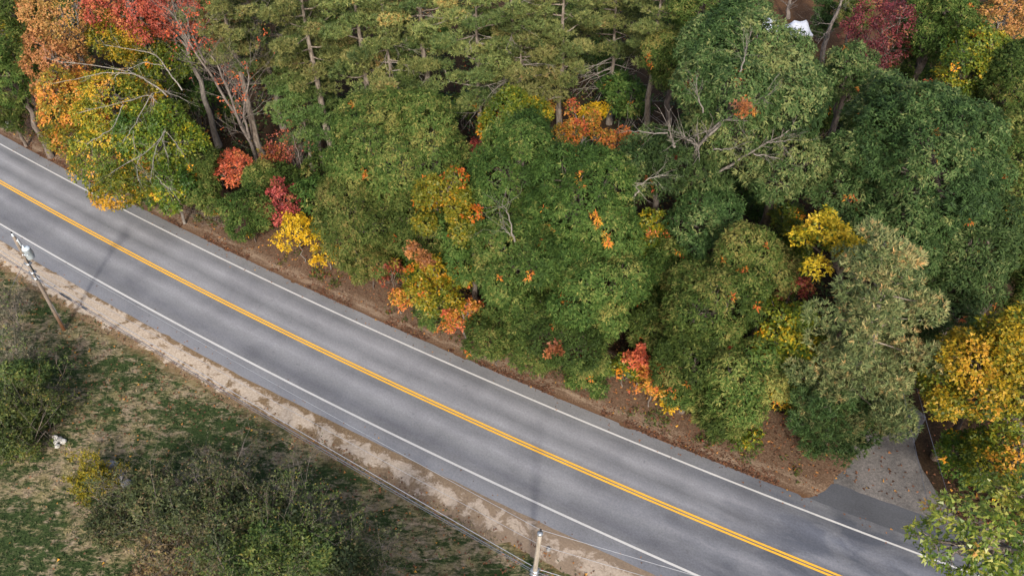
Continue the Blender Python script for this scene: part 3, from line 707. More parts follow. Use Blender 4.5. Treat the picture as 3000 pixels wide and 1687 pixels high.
def make_pine(i, sp, bx, by, cx, cy, cz, rx, rz, label):
    rng = np.random.default_rng(2000 + i)
    base = np.array([bx, by, 0.0]); c = np.array([cx, cy, cz])
    root = empty('pine_tree', base)
    tag(root, label, 'pine tree')
    top = cz + rz; bot = max(cz - rz, 0.5)
    r0 = 0.016 * top + 0.05
    tp = trunk_path(base, c, top, rng)
    mb = MB(); mb.tube(tp, np.linspace(r0, 0.04, len(tp)) * np.r_[1.3, np.ones(len(tp) - 1)], 8)
    mb.build('trunk', BK['pine'], root, base, smooth=True)
    zt = tp[:, 2]
    at_z = lambda z: np.array([np.interp(z, zt, tp[:, 0]), np.interp(z, zt, tp[:, 1]), z])
    nb = int((13 + 3.4 * rz) * (1.05 if sp == 'pinetan' else 1.0))
    Xs, Ds, Ts = [], [], []
    limbs = []
    ga = rng.uniform(0, 6.28)
    for b in range(nb):
        u = (b + rng.uniform(0, 1)) / nb                     # 0 at crown foot
        z = bot + (top - bot) * u
        prof = (0.55 + 0.75 * u) if u < 0.35 else 0.81 + 0.19 * (1 - (u - .35) / .65)
        prof = min(prof, 1.0) * (1 - max(0, u - 0.45) ** 1.5 * 1.55)
        ln = max(0.5, rx * prof * (rng.uniform(0.55, 1.18) if sp == 'pinetan' else rng.uniform(0.72, 1.08)))
        ga += 2.399 + rng.normal(0, .25)
        d = np.array([math.cos(ga), math.sin(ga), 0.05 + 0.35 * u + rng.normal(0, .06)])
        a = at_z(z)
        e = a + d * ln
        path = curve_pts(a, e, 5, rng, 0.06, -0.04 * ln)
        limbs.append(path)
        # flat plates of tufts along the outer part of the bough, with side sprays
        side = np.array([-d[1], d[0], 0])
        npl = max(3, int(ln * 1.5))
        bt = rng.normal(0, .07 if sp == 'pinetan' else .13)
        for q in range(npl):
            s = 1.0 if q == 0 else rng.uniform(0.35, 1.0)
            w = 0.34 * ln * (1.15 - s) + 0.15
            pc = a + (e - a) * s + side * rng.uniform(-1, 1) * w * 1.2
            pr = rng.uniform(0.62, 1.05) * (0.75 + 0.07 * ln)
            nt_ = int(pr * pr * 78)
            dd = sph(rng, nt_)
            x = pc + dd * (pr * rng.uniform(0.5, 1.0, nt_) ** 0.5)[:, None] * [1, 1, 0.30]
            x[:, 2] += 0.12
            Xs.append(x); Ds.append(unit(dd * [0.9, .9, .4] + [0, 0, .75] + d * 0.35))
            Ts.append(0.48 + bt + rng.normal(0, .05 if sp == 'pinetan' else .12) + rng.normal(0, .17 if sp == 'pinetan' else .10, nt_))
    X = np.vstack(Xs); D = np.vstack(Ds); T = np.concatenate(Ts)
    V, F, tone = needle_tufts(X, D, rng, 7, 0.30, 0.065, T)
    V[:, 2] = np.maximum(V[:, 2], 0.05)
    add_crown(root, sp, V, F, tone, base)
    for g in range(0, len(limbs), 6):
        lm = MB()
        for path in limbs[g:g + 6]:
            lm.tube(path, np.linspace(r0 * .2, .012, 5), 4, cap=False)
        lm.build('branch', BK['pine'], root, base)
    # dead snags below the green crown
    if 'dead' in label or 'broken' in label or 'trunk' in label:
        nd = 20 if 'skirt' in label else 12
        lo = bot - 4.5 if 'skirt' in label else bot - 1.0
        hi = bot + 0.5 if 'skirt' in label else cz + 0.5 * rz
        for k in range(nd):
            z = max(0.8, lo + (hi - lo) * (k + .5) / nd)
            g = rng.uniform(math.pi * .85, math.pi * 2.15)
            lm = MB()
            branchy(lm, at_z(z), [math.cos(g), math.sin(g) * .7, rng.uniform(-.12, .3)], rx * rng.uniform(.4, .75), .05, 2, rng, 4, 3, .22, .42)
            lm.build('dead_branch', BK['dead'], root, base)
    roots[label] = (root, base)
    return root

def make_bare(i, sp, bx, by, cx, cy, cz, rx, rz, label):
    rng = np.random.default_rng(3000 + i)
    base = np.array([bx, by, 0.0])
    root = empty('bare_tree', base)
    tag(root, label, 'tree')
    roots[label] = (root, base)
    tips = []
    stems = [l for l in LIMBS if l[0] == label]
    if not stems:
        stems = [(label, 'bare', .07, [(bx, by, 0), (bx + .2, by, cz * .6), (cx, cy, cz + rz * .5)]),
                 (label, 'bare', .05, [(bx, by, 0.2), (bx - .4, by, cz * .6), (cx - .8, cy, cz + rz * .4)])]
    for q, (_, mt, r, P) in enumerate(stems):
        P = np.array(P, float)
        if q == 0 and P[0, 2] > 0.6:
            P = np.vstack([[bx, by, -.1], P])
        t = np.linspace(0, 1, len(P)); tt = np.linspace(0, 1, 12)
        pp = np.stack([np.interp(tt, t, P[:, j]) for j in range(3)], 1) + rng.normal(0, .05, (12, 3))
        mb = MB(); mb.tube(pp, np.linspace(r, r * .3, 12), 7)
        mb.build('trunk' if q == 0 else 'limb', BK['bare'], root, base, smooth=True)
        ax = unit(pp[-1] - pp[0])
        for g in range(1 if 'tent' in label else 4):
            lm = MB()
            for k in range(6):
                j = rng.integers(3, 12)
                sd = unit(np.cross(ax, rng.normal(size=3)))
                branchy(lm, pp[j], ax * .8 + sd * .9 + [0, 0, .25], (1.2 + 1.6 * rng.random()) * min(1.2, rx / 2.6), r * .28 * (1 - j / 16), 3, rng, 4, 3, .2, .45, .03, tips)
            lm.build('limb', BK['bare'], root, base)
    if 'tent' in label:
        return root
    tips = np.array(tips)
    sel = tips[rng.choice(len(tips), min(len(tips), 320), replace=False)]
    mask = fnoise(sel[:, 0] * .8, sel[:, 2] * .8, 2) > -0.02
    sel = sel[mask]
    m = len(sel) * 5
    P = np.repeat(sel, 5, 0) + rng.normal(0, .16, (m, 3))
    V, F = leaf_quads(P, sph(rng, m), sph(rng, m), rng.uniform(.12, .24, m), rng.uniform(.10, .18, m))
    add_crown(root, sp, V, F, np.repeat(rng.random(m), 3), base)
    return root

def make_thicket(i, sp, x, y, zc, rx, rz, label):
    rng = np.random.default_rng(4000 + i)
    base = np.array([x, y, 0.0])
    root = empty('bush', base)
    tag(root, label, 'bush')
    top = zc + rz
    bark = 'bare' if sp in ('thicket', 'thicketgrey', 'thicketbrown') else 'twig'
    tips = []
    ns = int(7 + 5 * rx)
    for g in range(4):
        mb = MB()
        for k in range(ns // 4 + 1):
            a = rng.uniform(0, 6.28); q = math.sqrt(rng.random()) * rx * .55
            p0 = base + [math.cos(a) * q, math.sin(a) * q, 0]
            lean = rng.uniform(.1, .75)
            branchy(mb, p0, [math.cos(a) * lean, math.sin(a) * lean, 1], top * rng.uniform(.55, .85), .022, 3, rng, 4, 3, .2, .55, .02, tips)
        mb.build('stem', BK[bark], root, base)
    tips = np.array(tips)
    dens = {'thicket': 1.25, 'thicketgreen': 1.7, 'thicketbrown': .55, 'thicketgrey': .3, 'yellowshrub': 1.8}[sp]
    V, F, tone, lc, lr, X = spray_foliage((x, y, zc), rx, rz, rng, 800 * dens, (.21, .14), 8, 0.0, .24, .25, int(6 + 5 * rx), .38, .28)
    V[:, 2] = np.maximum(V[:, 2], 0.05)
    n2 = int(min(len(tips), 500 * dens))
    sel = tips[rng.choice(len(tips), n2, replace=False)]
    P = np.repeat(sel, 4, 0) + rng.normal(0, .08, (n2 * 4, 3)); m = len(P)
    V2, F2 = leaf_quads(P, unit(sph(rng, m) + [0, 0, .4]), sph(rng, m), rng.uniform(.08, .2, m), rng.uniform(.06, .11, m))
    V = np.vstack([V, V2]); F = np.vstack([F, F2 + len(tone)]); tone = np.r_[tone, np.repeat(np.clip(rng.normal(.5, .25, m), 0, 1), 3)]
    V[:, 2] = np.maximum(V[:, 2], 0.03)
    mesh_np('foliage', V, F, M[sp], tone=tone, parent=root, origin=base)
    return root
# ------------------------------------------------------------------ road frame: x along, t across (+ = wood side)
_cc = (2.11540e-06, 1.47318e-03, -5.31951e-01, 3.02935e+01)
def road_pt(x, t):
    x = np.asarray(x, float); t = np.asarray(t, float)
    y = ((_cc[0] * x + _cc[1]) * x + _cc[2]) * x + _cc[3]
    s = (3 * _cc[0] * x + 2 * _cc[1]) * x + _cc[2]
    q = np.sqrt(1 + s * s)
    return x - t * s / q, y + t / q
def to_road(X, Y):
    """inverse by a few Newton steps: returns x, t"""
    x = np.array(X, float)
    for _ in range(12):
        y = ((_cc[0] * x + _cc[1]) * x + _cc[2]) * x + _cc[3]
        s = (3 * _cc[0] * x + 2 * _cc[1]) * x + _cc[2]
        x = x + ((X - x) + (Y - y) * s) / (1 + s * s)
    y = ((_cc[0] * x + _cc[1]) * x + _cc[2]) * x + _cc[3]
    s = (3 * _cc[0] * x + 2 * _cc[1]) * x + _cc[2]
    return x, (Y - y) * np.sqrt(1 + s * s) - ((X - x) + (Y - y) * s) * s / np.sqrt(1 + s * s)

def strip(name, xs, t0, t1, nt_, zf, mat, kind='structure', smooth=True, edge=None):
    """grid sheet in road coordinates; t0/t1 may be arrays over xs"""
    xs = np.asarray(xs, float)
    t0 = np.broadcast_to(t0, xs.shape); t1 = np.broadcast_to(t1, xs.shape)
    w = np.linspace(0, 1, nt_)
    T = t0[:, None] * (1 - w) + t1[:, None] * w
    Xp = np.repeat(xs[:, None], nt_, 1)
    X, Y = road_pt(Xp, T)
    Z = zf(X, Y, Xp, T) if callable(zf) else np.full(X.shape, float(zf))
    n, m = X.shape
    i = np.arange(n - 1)[:, None] * m; j = np.arange(m - 1)[None, :]
    F = np.stack([i + j, i + m + j, i + m + j + 1, i + j + 1], -1).reshape(-1, 4)
    V = np.stack([X, Y, Z], -1).reshape(-1, 3)
    o = mesh_np(name, V, F, mat, uv=np.stack([Xp, T], -1).reshape(-1, 2), smooth=smooth)
    tag(o, kind=kind)
    return o

def road_uv(nt):
    u = N(nt, 'ShaderNodeUVMap', uv_map='road')
    s = N(nt, 'ShaderNodeSeparateXYZ')
    nt.links.new(u.outputs[0], s.inputs[0])
    return u.outputs[0], s.outputs[0], s.outputs[1]

# ---- asphalt
def asphalt(name, apron=False):
    m, nt, b, out = new_mat(name)
    uv, s, t = road_uv(nt)
    wob = noise(nt, mapped(nt, uv, (.10, .5, 1)), 1.0, 3)
    tt = math_(nt, 'ADD', t, math_(nt, 'MULTIPLY_ADD', wob, .55, -.275))
    f = math_(nt, 'MULTIPLY_ADD', tt, 1 / 12.0, .5)
    # wheel paths polished pale, lane centres and edges darker, shoulders even
    sh, li, dk = (.170, .173, .185), (.236, .236, .246), (.112, .114, .125)
    P = lambda q: q / 12 + .5
    bands = ramp(nt, [(P(-4.2), sh), (P(-3.5), (.155, .155, .158)), (P(-2.75), dk), (P(-1.9), (.178, .18, .186)), (P(-1.3), li), (P(-.6), (.132, .134, .142)), (P(0), (.15, .15, .152)),
                      (P(.55), li), (P(1.35), (.136, .138, .144)), (P(2.15), li), (P(3.0), (.124, .126, .132)), (P(3.5), (.15, .149, .148)), (P(4.2), (.152, .150, .148))], f).outputs[0]
    patch = noise(nt, mapped(nt, uv, (.16, .6, 1), (0, 0, .25)), 1.0, 5, .6)
    col = mixc(nt, ramp(nt, [(.3, (0, 0, 0)), (.72, (1, 1, 1))], math_(nt, 'MULTIPLY', patch, .8)).outputs[0], bands, (.172, .174, .184, 1))
    n2 = noise(nt, mapped(nt, uv, (.5, 1.3, 1), (0, 0, .5)), .8, 5, .6)
    col = mixc(nt, 1.0, col, ramp(nt, [(.3, (.90, .90, .90)), (.7, (1.1, 1.1, 1.1))], n2).outputs[0], 'MULTIPLY')
    grain = noise(nt, uv, 8.0, 5, .85)
    col = mixc(nt, 1.0, col, ramp(nt, [(.25, (.68, .68, .68)), (.75, (1.32, 1.32, 1.32))], grain).outputs[0], 'MULTIPLY')
    st = noise(nt, mapped(nt, uv, (.45, .32, 1), (0, 0, .9)), .7, 4, .6, .4)
    col = mixc(nt, 1.0, col, ramp(nt, [(.34, (.86, .86, .87)), (.50, (1, 1, 1)), (.7, (1.06, 1.06, 1.06))], st).outputs[0], 'MULTIPLY')
    sp = noise(nt, uv, 1.9, 2, .5)
    col = mixc(nt, ramp(nt, [(.70, (0, 0, 0)), (.76, (.35, .35, .35))], sp).outputs[0], col, (.07, .07, .072, 1))
    # darker, bluer tone broken by pale wisps, growing towards the junction
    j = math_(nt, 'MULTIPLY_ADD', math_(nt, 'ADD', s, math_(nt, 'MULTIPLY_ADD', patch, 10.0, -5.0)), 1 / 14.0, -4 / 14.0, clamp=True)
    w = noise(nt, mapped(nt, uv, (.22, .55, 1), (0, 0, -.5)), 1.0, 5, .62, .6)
    junction_tint = mixc(nt, ramp(nt, [(.44, (0, 0, 0)), (.70, (1, 1, 1))], w).outputs[0], (.44, .475, .56, 1), (.95, .96, 1.0, 1))
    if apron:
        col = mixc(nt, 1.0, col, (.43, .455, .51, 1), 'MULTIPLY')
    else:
        col = mixc(nt, j, col, mixc(nt, 1.0, col, junction_tint, 'MULTIPLY'))
    # a few hairline cracks
    cr = N(nt, 'ShaderNodeTexVoronoi', feature='DISTANCE_TO_EDGE')
    cr.inputs['Scale'].default_value = .16
    wv = N(nt, 'ShaderNodeVectorMath', operation='ADD')
    nn = N(nt, 'ShaderNodeTexNoise'); nn.inputs['Scale'].default_value = 1.1; nn.inputs['Detail'].default_value = 4
    nt.links.new(uv, nn.inputs['Vector']); nt.links.new(uv, wv.inputs[0]); nt.links.new(nn.outputs['Color'], wv.inputs[1])
    nt.links.new(wv.outputs[0], cr.inputs['Vector'])
    gate = ramp(nt, [(.56, (0, 0, 0)), (.62, (1, 1, 1))], noise(nt, uv, .13, 2)).outputs[0]
    ck = math_(nt, 'MULTIPLY', ramp(nt, [(0, (.2, .2, .2)), (.005, (0, 0, 0))], cr.outputs['Distance']).outputs[0], gate)
    col = mixc(nt, ck, col, (.06, .06, .06, 1))
    nt.links.new(col, b.inputs['Base Color'])
    b.inputs['Roughness'].default_value = .82
    b.inputs['Specular IOR Level'].default_value = .3
    bump(nt, grain, .35, .01, b)
    return m

def paint(name, c):
    m, nt, b, out = new_mat(name)
    uv, s, t = road_uv(nt)
    g = noise(nt, uv, 9.0, 5, .75)
    p = noise(nt, mapped(nt, uv, (.5, 2, 1)), 1.0, 4)
    w = math_(nt, 'ADD', g, math_(nt, 'MULTIPLY_ADD', p, .5, -.25))
    a = srgb(*c); d = tuple(q * .8 for q in a[:3])
    col = ramp(nt, [(.18, (.2, .2, .2)), (.32, d), (.7, a)], w).outputs[0]
    nt.links.new(col, b.inputs['Base Color'])
    b.inputs['Roughness'].default_value = .6
    return m

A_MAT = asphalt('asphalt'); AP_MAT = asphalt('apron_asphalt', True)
W_MAT = paint('white_road_paint', (190, 188, 184)); Y_MAT = paint('yellow_road_paint', (228, 170, 46))

xs = np.arange(-115, 75.01, .5)
e0 = -4.56 - .18 * np.clip((-xs - 5) / 12, 0, 1) + .05 * (fnoise(xs * 1.3, xs * 0 + 3) * 2)
e1 = 4.43 + .05 * (fnoise(xs * 1.1, xs * 0 + 9) * 2)
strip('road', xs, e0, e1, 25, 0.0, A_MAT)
for nm, c, w, mt in (('center_line', .105, .13, Y_MAT), ('center_line', -.112, .13, Y_MAT), ('edge_line', 3.47, .125, W_MAT), ('edge_line', -3.48, .145, W_MAT)):
    wv = .008 * (fnoise(xs * .8, xs * 0 + c * 5) * 2)
    strip(nm, xs, c - w / 2 + wv, c + w / 2 - wv, 3, 0.005, mt)
xa = np.arange(14.9, 40.01, .25)
strip('apron', xa, 4.3, 4.45 + 1.80 * np.clip((xa - 15.3) / 2.6, 0, 1) ** .8 + .06 * fnoise(xa * 2, xa * 0), 6, -.004, AP_MAT)

# ---- ground materials
def pos(nt):
    return N(nt, 'ShaderNodeNewGeometry').outputs['Position']

def field_nodes(nt, b):
    p = pos(nt)
    q = mapped(nt, p, (1, 1.9, 1), (0, 0, .25))
    big = noise(nt, q, .16, 3, .55)
    med = noise(nt, q, .8, 7, .7, .4)
    fine = noise(nt, mapped(nt, p, (1, 2.4, 1), (0, 0, .3)), 2.6, 6, .74)
    w = math_(nt, 'ADD', math_(nt, 'MULTIPLY', big, .55), math_(nt, 'ADD', math_(nt, 'MULTIPLY', med, .95), math_(nt, 'MULTIPLY', fine, .60)))
    w = math_(nt, 'MULTIPLY', w, .476)
    hue = noise(nt, p, .9, 4)
    green = ramp(nt, [(.32, srgb(36, 48, 26)), (.52, srgb(53, 67, 36)), (.7, srgb(76, 84, 50))], fine).outputs[0]
    tan = ramp(nt, [(.3, srgb(96, 84, 67)), (.5, srgb(132, 117, 96)), (.72, srgb(162, 146, 124))], fine).outputs[0]
    tan = mixc(nt, ramp(nt, [(.4, (0, 0, 0)), (.62, (1, 1, 1))], hue).outputs[0], tan, mixc(nt, .5, tan, srgb(120, 116, 66)))
    return p, mixc(nt, ramp(nt, [(.478, (0, 0, 0)), (.550, (1, 1, 1))], w).outputs[0], green, tan), fine

def field_mat():
    m, nt, b, out = new_mat('field_grass')
    p, col, fine = field_nodes(nt, b)
    uv, s, t = road_uv(nt)
    k = noise(nt, p, .8, 5, .65)
    edge = math_(nt, 'ADD', t, math_(nt, 'MULTIPLY_ADD', k, 3.2, -1.6))
    soil = ramp(nt, [(.3, srgb(92, 74, 52)), (.55, srgb(118, 98, 70)), (.72, srgb(104, 100, 54))], fine).outputs[0]
    f = math_(nt, 'MULTIPLY_ADD', edge, 1 / 1.1, 7.4 / 1.1, clamp=True)
    col = mixc(nt, f, col, soil)
    nt.links.new(col, b.inputs['Base Color'])
    b.inputs['Roughness'].default_value = .95; b.inputs['Specular IOR Level'].default_value = .1
    bump(nt, fine, .8, .12, b)
    return m

def blade_mat():
    m, nt, b, out = new_mat('grass_blades')
    p, col, fine = field_nodes(nt, b)
    nt.links.new(col, b.inputs['Base Color'])
    b.inputs['Roughness'].default_value = .8; b.inputs['Specular IOR Level'].default_value = .15
    return m

def sand_mat():
    m, nt, b, out = new_mat('shoulder_sand')
    p = pos(nt)
    uv, s, t = road_uv(nt)
    n1 = noise(nt, mapped(nt, uv, (1.0, 1.0, 1)), 1.0, 7, .7, .5)
    n2 = noise(nt, p, 7.0, 5, .7)
    sand = ramp(nt, [(.3, srgb(140, 125, 108)), (.5, srgb(166, 151, 133)), (.7, srgb(186, 173, 157))], n2).outputs[0]
    dirt = ramp(nt, [(.3, srgb(88, 72, 54)), (.55, srgb(120, 100, 76)), (.72, srgb(140, 122, 98))], n2).outputs[0]
    # more washed-in dirt towards the second pole
    d = math_(nt, 'MULTIPLY_ADD', s, 1 / 55.0, .58, clamp=True)
    off = math_(nt, 'POWER', math_(nt, 'ABSOLUTE', math_(nt, 'ADD', t, 5.62)), 2.0)
    k = math_(nt, 'ADD', math_(nt, 'MULTIPLY_ADD', n1, 1.5, -.25), math_(nt, 'MULTIPLY_ADD', d, .20, -.15))
    k = math_(nt, 'MULTIPLY_ADD', off, .30, k)
    col = mixc(nt, ramp(nt, [(.46, (0, 0, 0)), (.57, (1, 1, 1))], k).outputs[0], sand, dirt)
    grey = math_(nt, 'MULTIPLY_ADD', s, 1 / 14.0, .75, clamp=True)
    col = mixc(nt, math_(nt, 'MULTIPLY', grey, .55), col, mixc(nt, .7, col, srgb(136, 124, 114)))
    nt.links.new(col, b.inputs['Base Color'])
    b.inputs['Roughness'].default_value = .95; b.inputs['Specular IOR Level'].default_value = .1
    bump(nt, n2, .4, .04, b)
    return m

def verge_mat():
    m, nt, b, out = new_mat('verge_dirt')
    p = pos(nt)
    uv, s, t = road_uv(nt)
    n1 = noise(nt, mapped(nt, uv, (.35, 1.6, 1)), 1.4, 6, .68, .5)
    n2 = noise(nt, p, 9.0, 5, .75)
    n3 = noise(nt, mapped(nt, uv, (.3, 1.0, 1), loc=(7, 3, 0)), .9, 4, .6)
    c1 = ramp(nt, [(.28, srgb(68, 52, 40)), (.5, srgb(96, 76, 60)), (.72, srgb(126, 106, 88))], n2).outputs[0]
    pale = ramp(nt, [(.3, srgb(118, 98, 80)), (.6, srgb(154, 136, 116)), (.75, srgb(174, 158, 140))], n2).outputs[0]
    tz = math_(nt, 'ADD', t, math_(nt, 'MULTIPLY_ADD', n3, 1.4, -.7))
    band = ramp(nt, [(.0, (.0, .0, .0)), (.12, (0, 0, 0)), (.3, (.9, .9, .9)), (.55, (.5, .5, .5)), (.8, (0, 0, 0))], math_(nt, 'MULTIPLY_ADD', tz, .5, -2.2, clamp=True)).outputs[0]
    fac = math_(nt, 'MULTIPLY', band, ramp(nt, [(.42, (0, 0, 0)), (.62, (1, 1, 1))], n1).outputs[0])
    col = mixc(nt, fac, c1, pale)
    rim = ramp(nt, [(.0, (1, 1, 1)), (.16, (.7, .7, .7)), (.35, (0, 0, 0))], math_(nt, 'MULTIPLY_ADD', t, 1.0, -4.35, clamp=True)).outputs[0]
    col = mixc(nt, rim, col, mixc(nt, .8, col, srgb(86, 60, 38)))
    nt.links.new(col, b.inputs['Base Color'])
    b.inputs['Roughness'].default_value = .95; b.inputs['Specular IOR Level'].default_value = .1
    bump(nt, n2, .9, .06, b)
    return m

def litter_mat(name, cs, sc_=6.0):
    m, nt, b, out = new_mat(name)
    p = pos(nt)
    n2 = noise(nt, p, sc_, 6, .78)
    n1 = noise(nt, p, .5, 4)
    c1 = ramp(nt, [(.3, srgb(*cs[0])), (.5, srgb(*cs[1])), (.7, srgb(*cs[2]))], n2).outputs[0]
    col = mixc(nt, 1.0, c1, ramp(nt, [(.35, (.75, .75, .75)), (.65, (1.15, 1.12, 1.1))], n1).outputs[0], 'MULTIPLY')
    nt.links.new(col, b.inputs['Base Color'])
    b.inputs['Roughness'].default_value = .95; b.inputs['Specular IOR Level'].default_value = .1
    bump(nt, n2, .8, .08, b)
    return m

FIELD = field_mat(); SAND = sand_mat(); VERGE = verge_mat()
FLOOR = litter_mat('forest_litter', ((32, 26, 18), (54, 42, 30), (80, 62, 44)))
YARD = litter_mat('yard_litter', ((58, 42, 30), (84, 61, 42), (108, 80, 56)))
GRAVEL = litter_mat('driveway_gravel', ((82, 80, 78), (102, 99, 97), (122, 118, 115)), 5.0)
BASE = litter_mat('ground_soil', ((40, 44, 26), (58, 60, 34), (78, 74, 44)), 3.0)

# ground out to the horizon
S = 900.0
g_ = mesh_np('ground', [(-S, -S, -.35), (S, -S, -.35), (S, S, -.35), (-S, S, -.35)], [[0, 1, 2, 3]], BASE)
tag(g_, kind='structure')
# field on the near side
def z_field(X, Y, x, t):
    z = -.03 + .10 * fnoise(X * .12, Y * .12, 3) * np.clip((-t - 7.5) / 6, 0, 1) + .05 * fnoise(X * .9, Y * .9, 3) * np.clip((-t - 7.0) / 2, 0, 1)
    return z
strip('grass_field', np.arange(-115, 75.1, .6), -64, -4.9, 100, z_field, FIELD)
def z_sand(X, Y, x, t):
    prof = 1 - ((t + 5.5) / 1.02) ** 2
    prof = np.where(t > -5.5, 1 - ((t + 5.5) / (.92)) ** 2, prof)
    return -.028 + .032 * np.maximum(prof, -1.6) + .11 * fnoise(X * .9, Y * .9, 5) * np.where(t > -4.9, .45, 1.0) + .012
strip('sand_shoulder', np.arange(-90, 60.01, .14), -7.4, -4.42, 24, z_sand, SAND)
# wood side
def z_floor(X, Y, x, t):
    return -.05 + .25 * fnoise(X * .15, Y * .15, 3) * np.clip((t - 9) / 6, 0, 1)
strip('forest_floor', np.arange(-115, 75.1, .8), 4.2, 110, 110, z_floor, FLOOR)
def z_verge(X, Y, x, t):
    z = .012 + .05 * fnoise(X * .8, Y * .8, 4) - .06 * np.clip((t - 7.5) / 2, 0, 1) + .05 * np.clip((t - 4.6) / .8, 0, 1) - .09 * np.clip((4.55 - t) / .2, 0, 1) * (.5 + fnoise(X * 1.6, Y * 1.6, 3))
    dx = (x - (16.5 + .9 * np.clip((t - 4.4) / 2.0, 0, 3))) / .9
    return z - .16 * np.clip(dx, 0, 1)
strip('verge', np.arange(-90, 21.01, .16), 4.3, 10.2, 38, z_verge, VERGE)

# gravel driveway running up into the wood
dl = np.array([(19.0, 26.63), (20.25, 27.56), (21.4, 29.0), (22.55, 30.75), (23.91, 33.33), (26.42, 37.26), (29.89, 40.79), (34.52, 44.83), (44.2, 52.6)], float)
dr = np.array([(28.24, 23.33), (27.1, 24.57), (26.54, 26.01), (26.26, 27.97), (26.37, 29.82), (29.08, 33.95), (32.55, 37.47), (37.37, 41.62), (47.0, 49.5)], float)
kk = np.linspace(0, 4.6, 60)
L_ = np.stack([np.interp(kk, range(9), dl[:, j]) for j in (0, 1)], 1)
Rr = np.stack([np.interp(kk, range(9), dr[:, j]) for j in (0, 1)], 1)
ww = np.linspace(-.08, 1.08, 44)
XY = L_[:, None, :] * (1 - ww)[None, :, None] + Rr[:, None, :] * ww[None, :, None]
ed = np.minimum(ww + .08, 1.08 - ww)[None, :]
Zd = .02 + .05 * fnoise(XY[..., 0] * 1.2, XY[..., 1] * 1.2, 4) - .12 * np.clip(1 - ed / .10, 0, 1) - .05 * np.clip((1.6 - kk[:, None]) / 1.6, 0, 1) * 0
n_, m_ = Zd.shape
xr_, tr_ = to_road(XY[..., 0], XY[..., 1])
Zd = Zd - .075 * np.clip((6.45 - tr_) / .6, 0, 1.6)
i_ = np.arange(n_ - 1)[:, None] * m_; j_ = np.arange(m_ - 1)[None, :]
Fd = np.stack([i_ + j_, i_ + j_ + 1, i_ + m_ + j_ + 1, i_ + m_ + j_], -1).reshape(-1, 4)
tag(mesh_np('driveway', np.dstack([XY, Zd]).reshape(-1, 3), Fd, GRAVEL, smooth=True), kind='structure')
# leaf strewn yard round the tents
a_ = np.linspace(0, 2 * math.pi, 49)[:-1]
ry = 1 + .25 * np.array([fnoise(math.cos(q) * 2 + 5, math.sin(q) * 2 + 5) for q in a_])
yv = [(35.4, 92.6, .16)] + [(35.4 + 9.5 * r * math.cos(q), 92.6 + 13 * r * math.sin(q), .12) for q, r in zip(a_, ry)]
tag(mesh_np('yard', yv, [[0, 1 + k, 1 + (k + 1) % 48, 1 + (k + 1) % 48] for k in range(48)] if False else [[0, 1 + 2 * k, 2 + 2 * k, 1 + (2 * k + 2) % 48] for k in range(24)], YARD), kind='structure')
# ------------------------------------------------------------------ plant everything
PINES = ('pine', 'pinelow', 'pinedark', 'pinetan')
for i, (sp, bx, by, cx, cy, cz, rx, rz, label) in enumerate(TREES):
    if sp in PINES:
        make_pine(i, sp, bx, by, cx, cy, cz, rx, rz, label)
    elif sp in ('bare', 'barepink'):
        make_bare(i, sp, bx, by, cx, cy, cz, rx, rz, label)
    else:
        make_broadleaf(i, sp, bx, by, cx, cy, cz, rx, rz, label)
GRP = {'pine_tree': 'white pines in the wood', 'oak_tree': 'green oaks in the roadside wood', 'maple_tree': 'autumn maples in the wood',
       'birch_tree': 'yellow green trees at the left of the wood', 'leafy_tree': 'leafy trees in the wood', 'bare_tree': 'bare trees in the wood', 'bush': 'bushes'}
# coloured sprays and bare limbs belong to their trees
for i, (sp, x, y, z, rx, rz, label, par) in enumerate(TUFTS):
    root, base = roots[par]
    rng = np.random.default_rng(600 + i)
    V, F, tone, lc, lr, X = spray_foliage((x, y, z), rx, rz, rng, 420, (.20, .15), 9, 0, .28, .3, 14, .5, .3, True)
    o = add_crown(root, sp, V, F, tone, base, 'leaf_cluster')
    o['label'] = label
lrng = np.random.default_rng(77)
for par, mt, r, P in LIMBS:
    if mt == 'bare':
        continue
    root, base = roots[par]
    P = np.array(P, float)
    t = np.linspace(0, 1, len(P)); tt = np.linspace(0, 1, 11)
    pp = np.stack([np.interp(tt, t, P[:, j]) for j in range(3)], 1)
    pp[1:-1] = (pp[:-2] + 2 * pp[1:-1] + pp[2:]) / 4 + lrng.normal(0, .04, (9, 3))
    mb = MB(); mb.tube(pp, np.linspace(r, max(.018, r * .28), 11), 6)
    ax = unit(pp[-1] - pp[0])
    for k in range(int(7 + r * 60)):
        j = lrng.integers(3, 11)
        branchy(mb, pp[j], ax + lrng.normal(0, .5, 3), lrng.uniform(.6, 1.7), max(.011, r * .25), 1, lrng, 3, 2, .2, .5)
    mb.build('limb', BK[mt], root, base, smooth=True)
for i, (sp, x, y, zc, rx, rz, label) in enumerate(BUSHES):
    make_thicket(i, sp, x, y, zc, rx, rz, label)
for o in C.objects:
    if o.parent is None and o.name.split('.')[0] in GRP and 'label' in o:
        o['group'] = GRP[o.name.split('.')[0]]

def copy_tree(o, parent=None):
    c = o.copy(); C.objects.link(c); c.parent = parent
    for ch in o.children:
        copy_tree(ch, c)
    return c

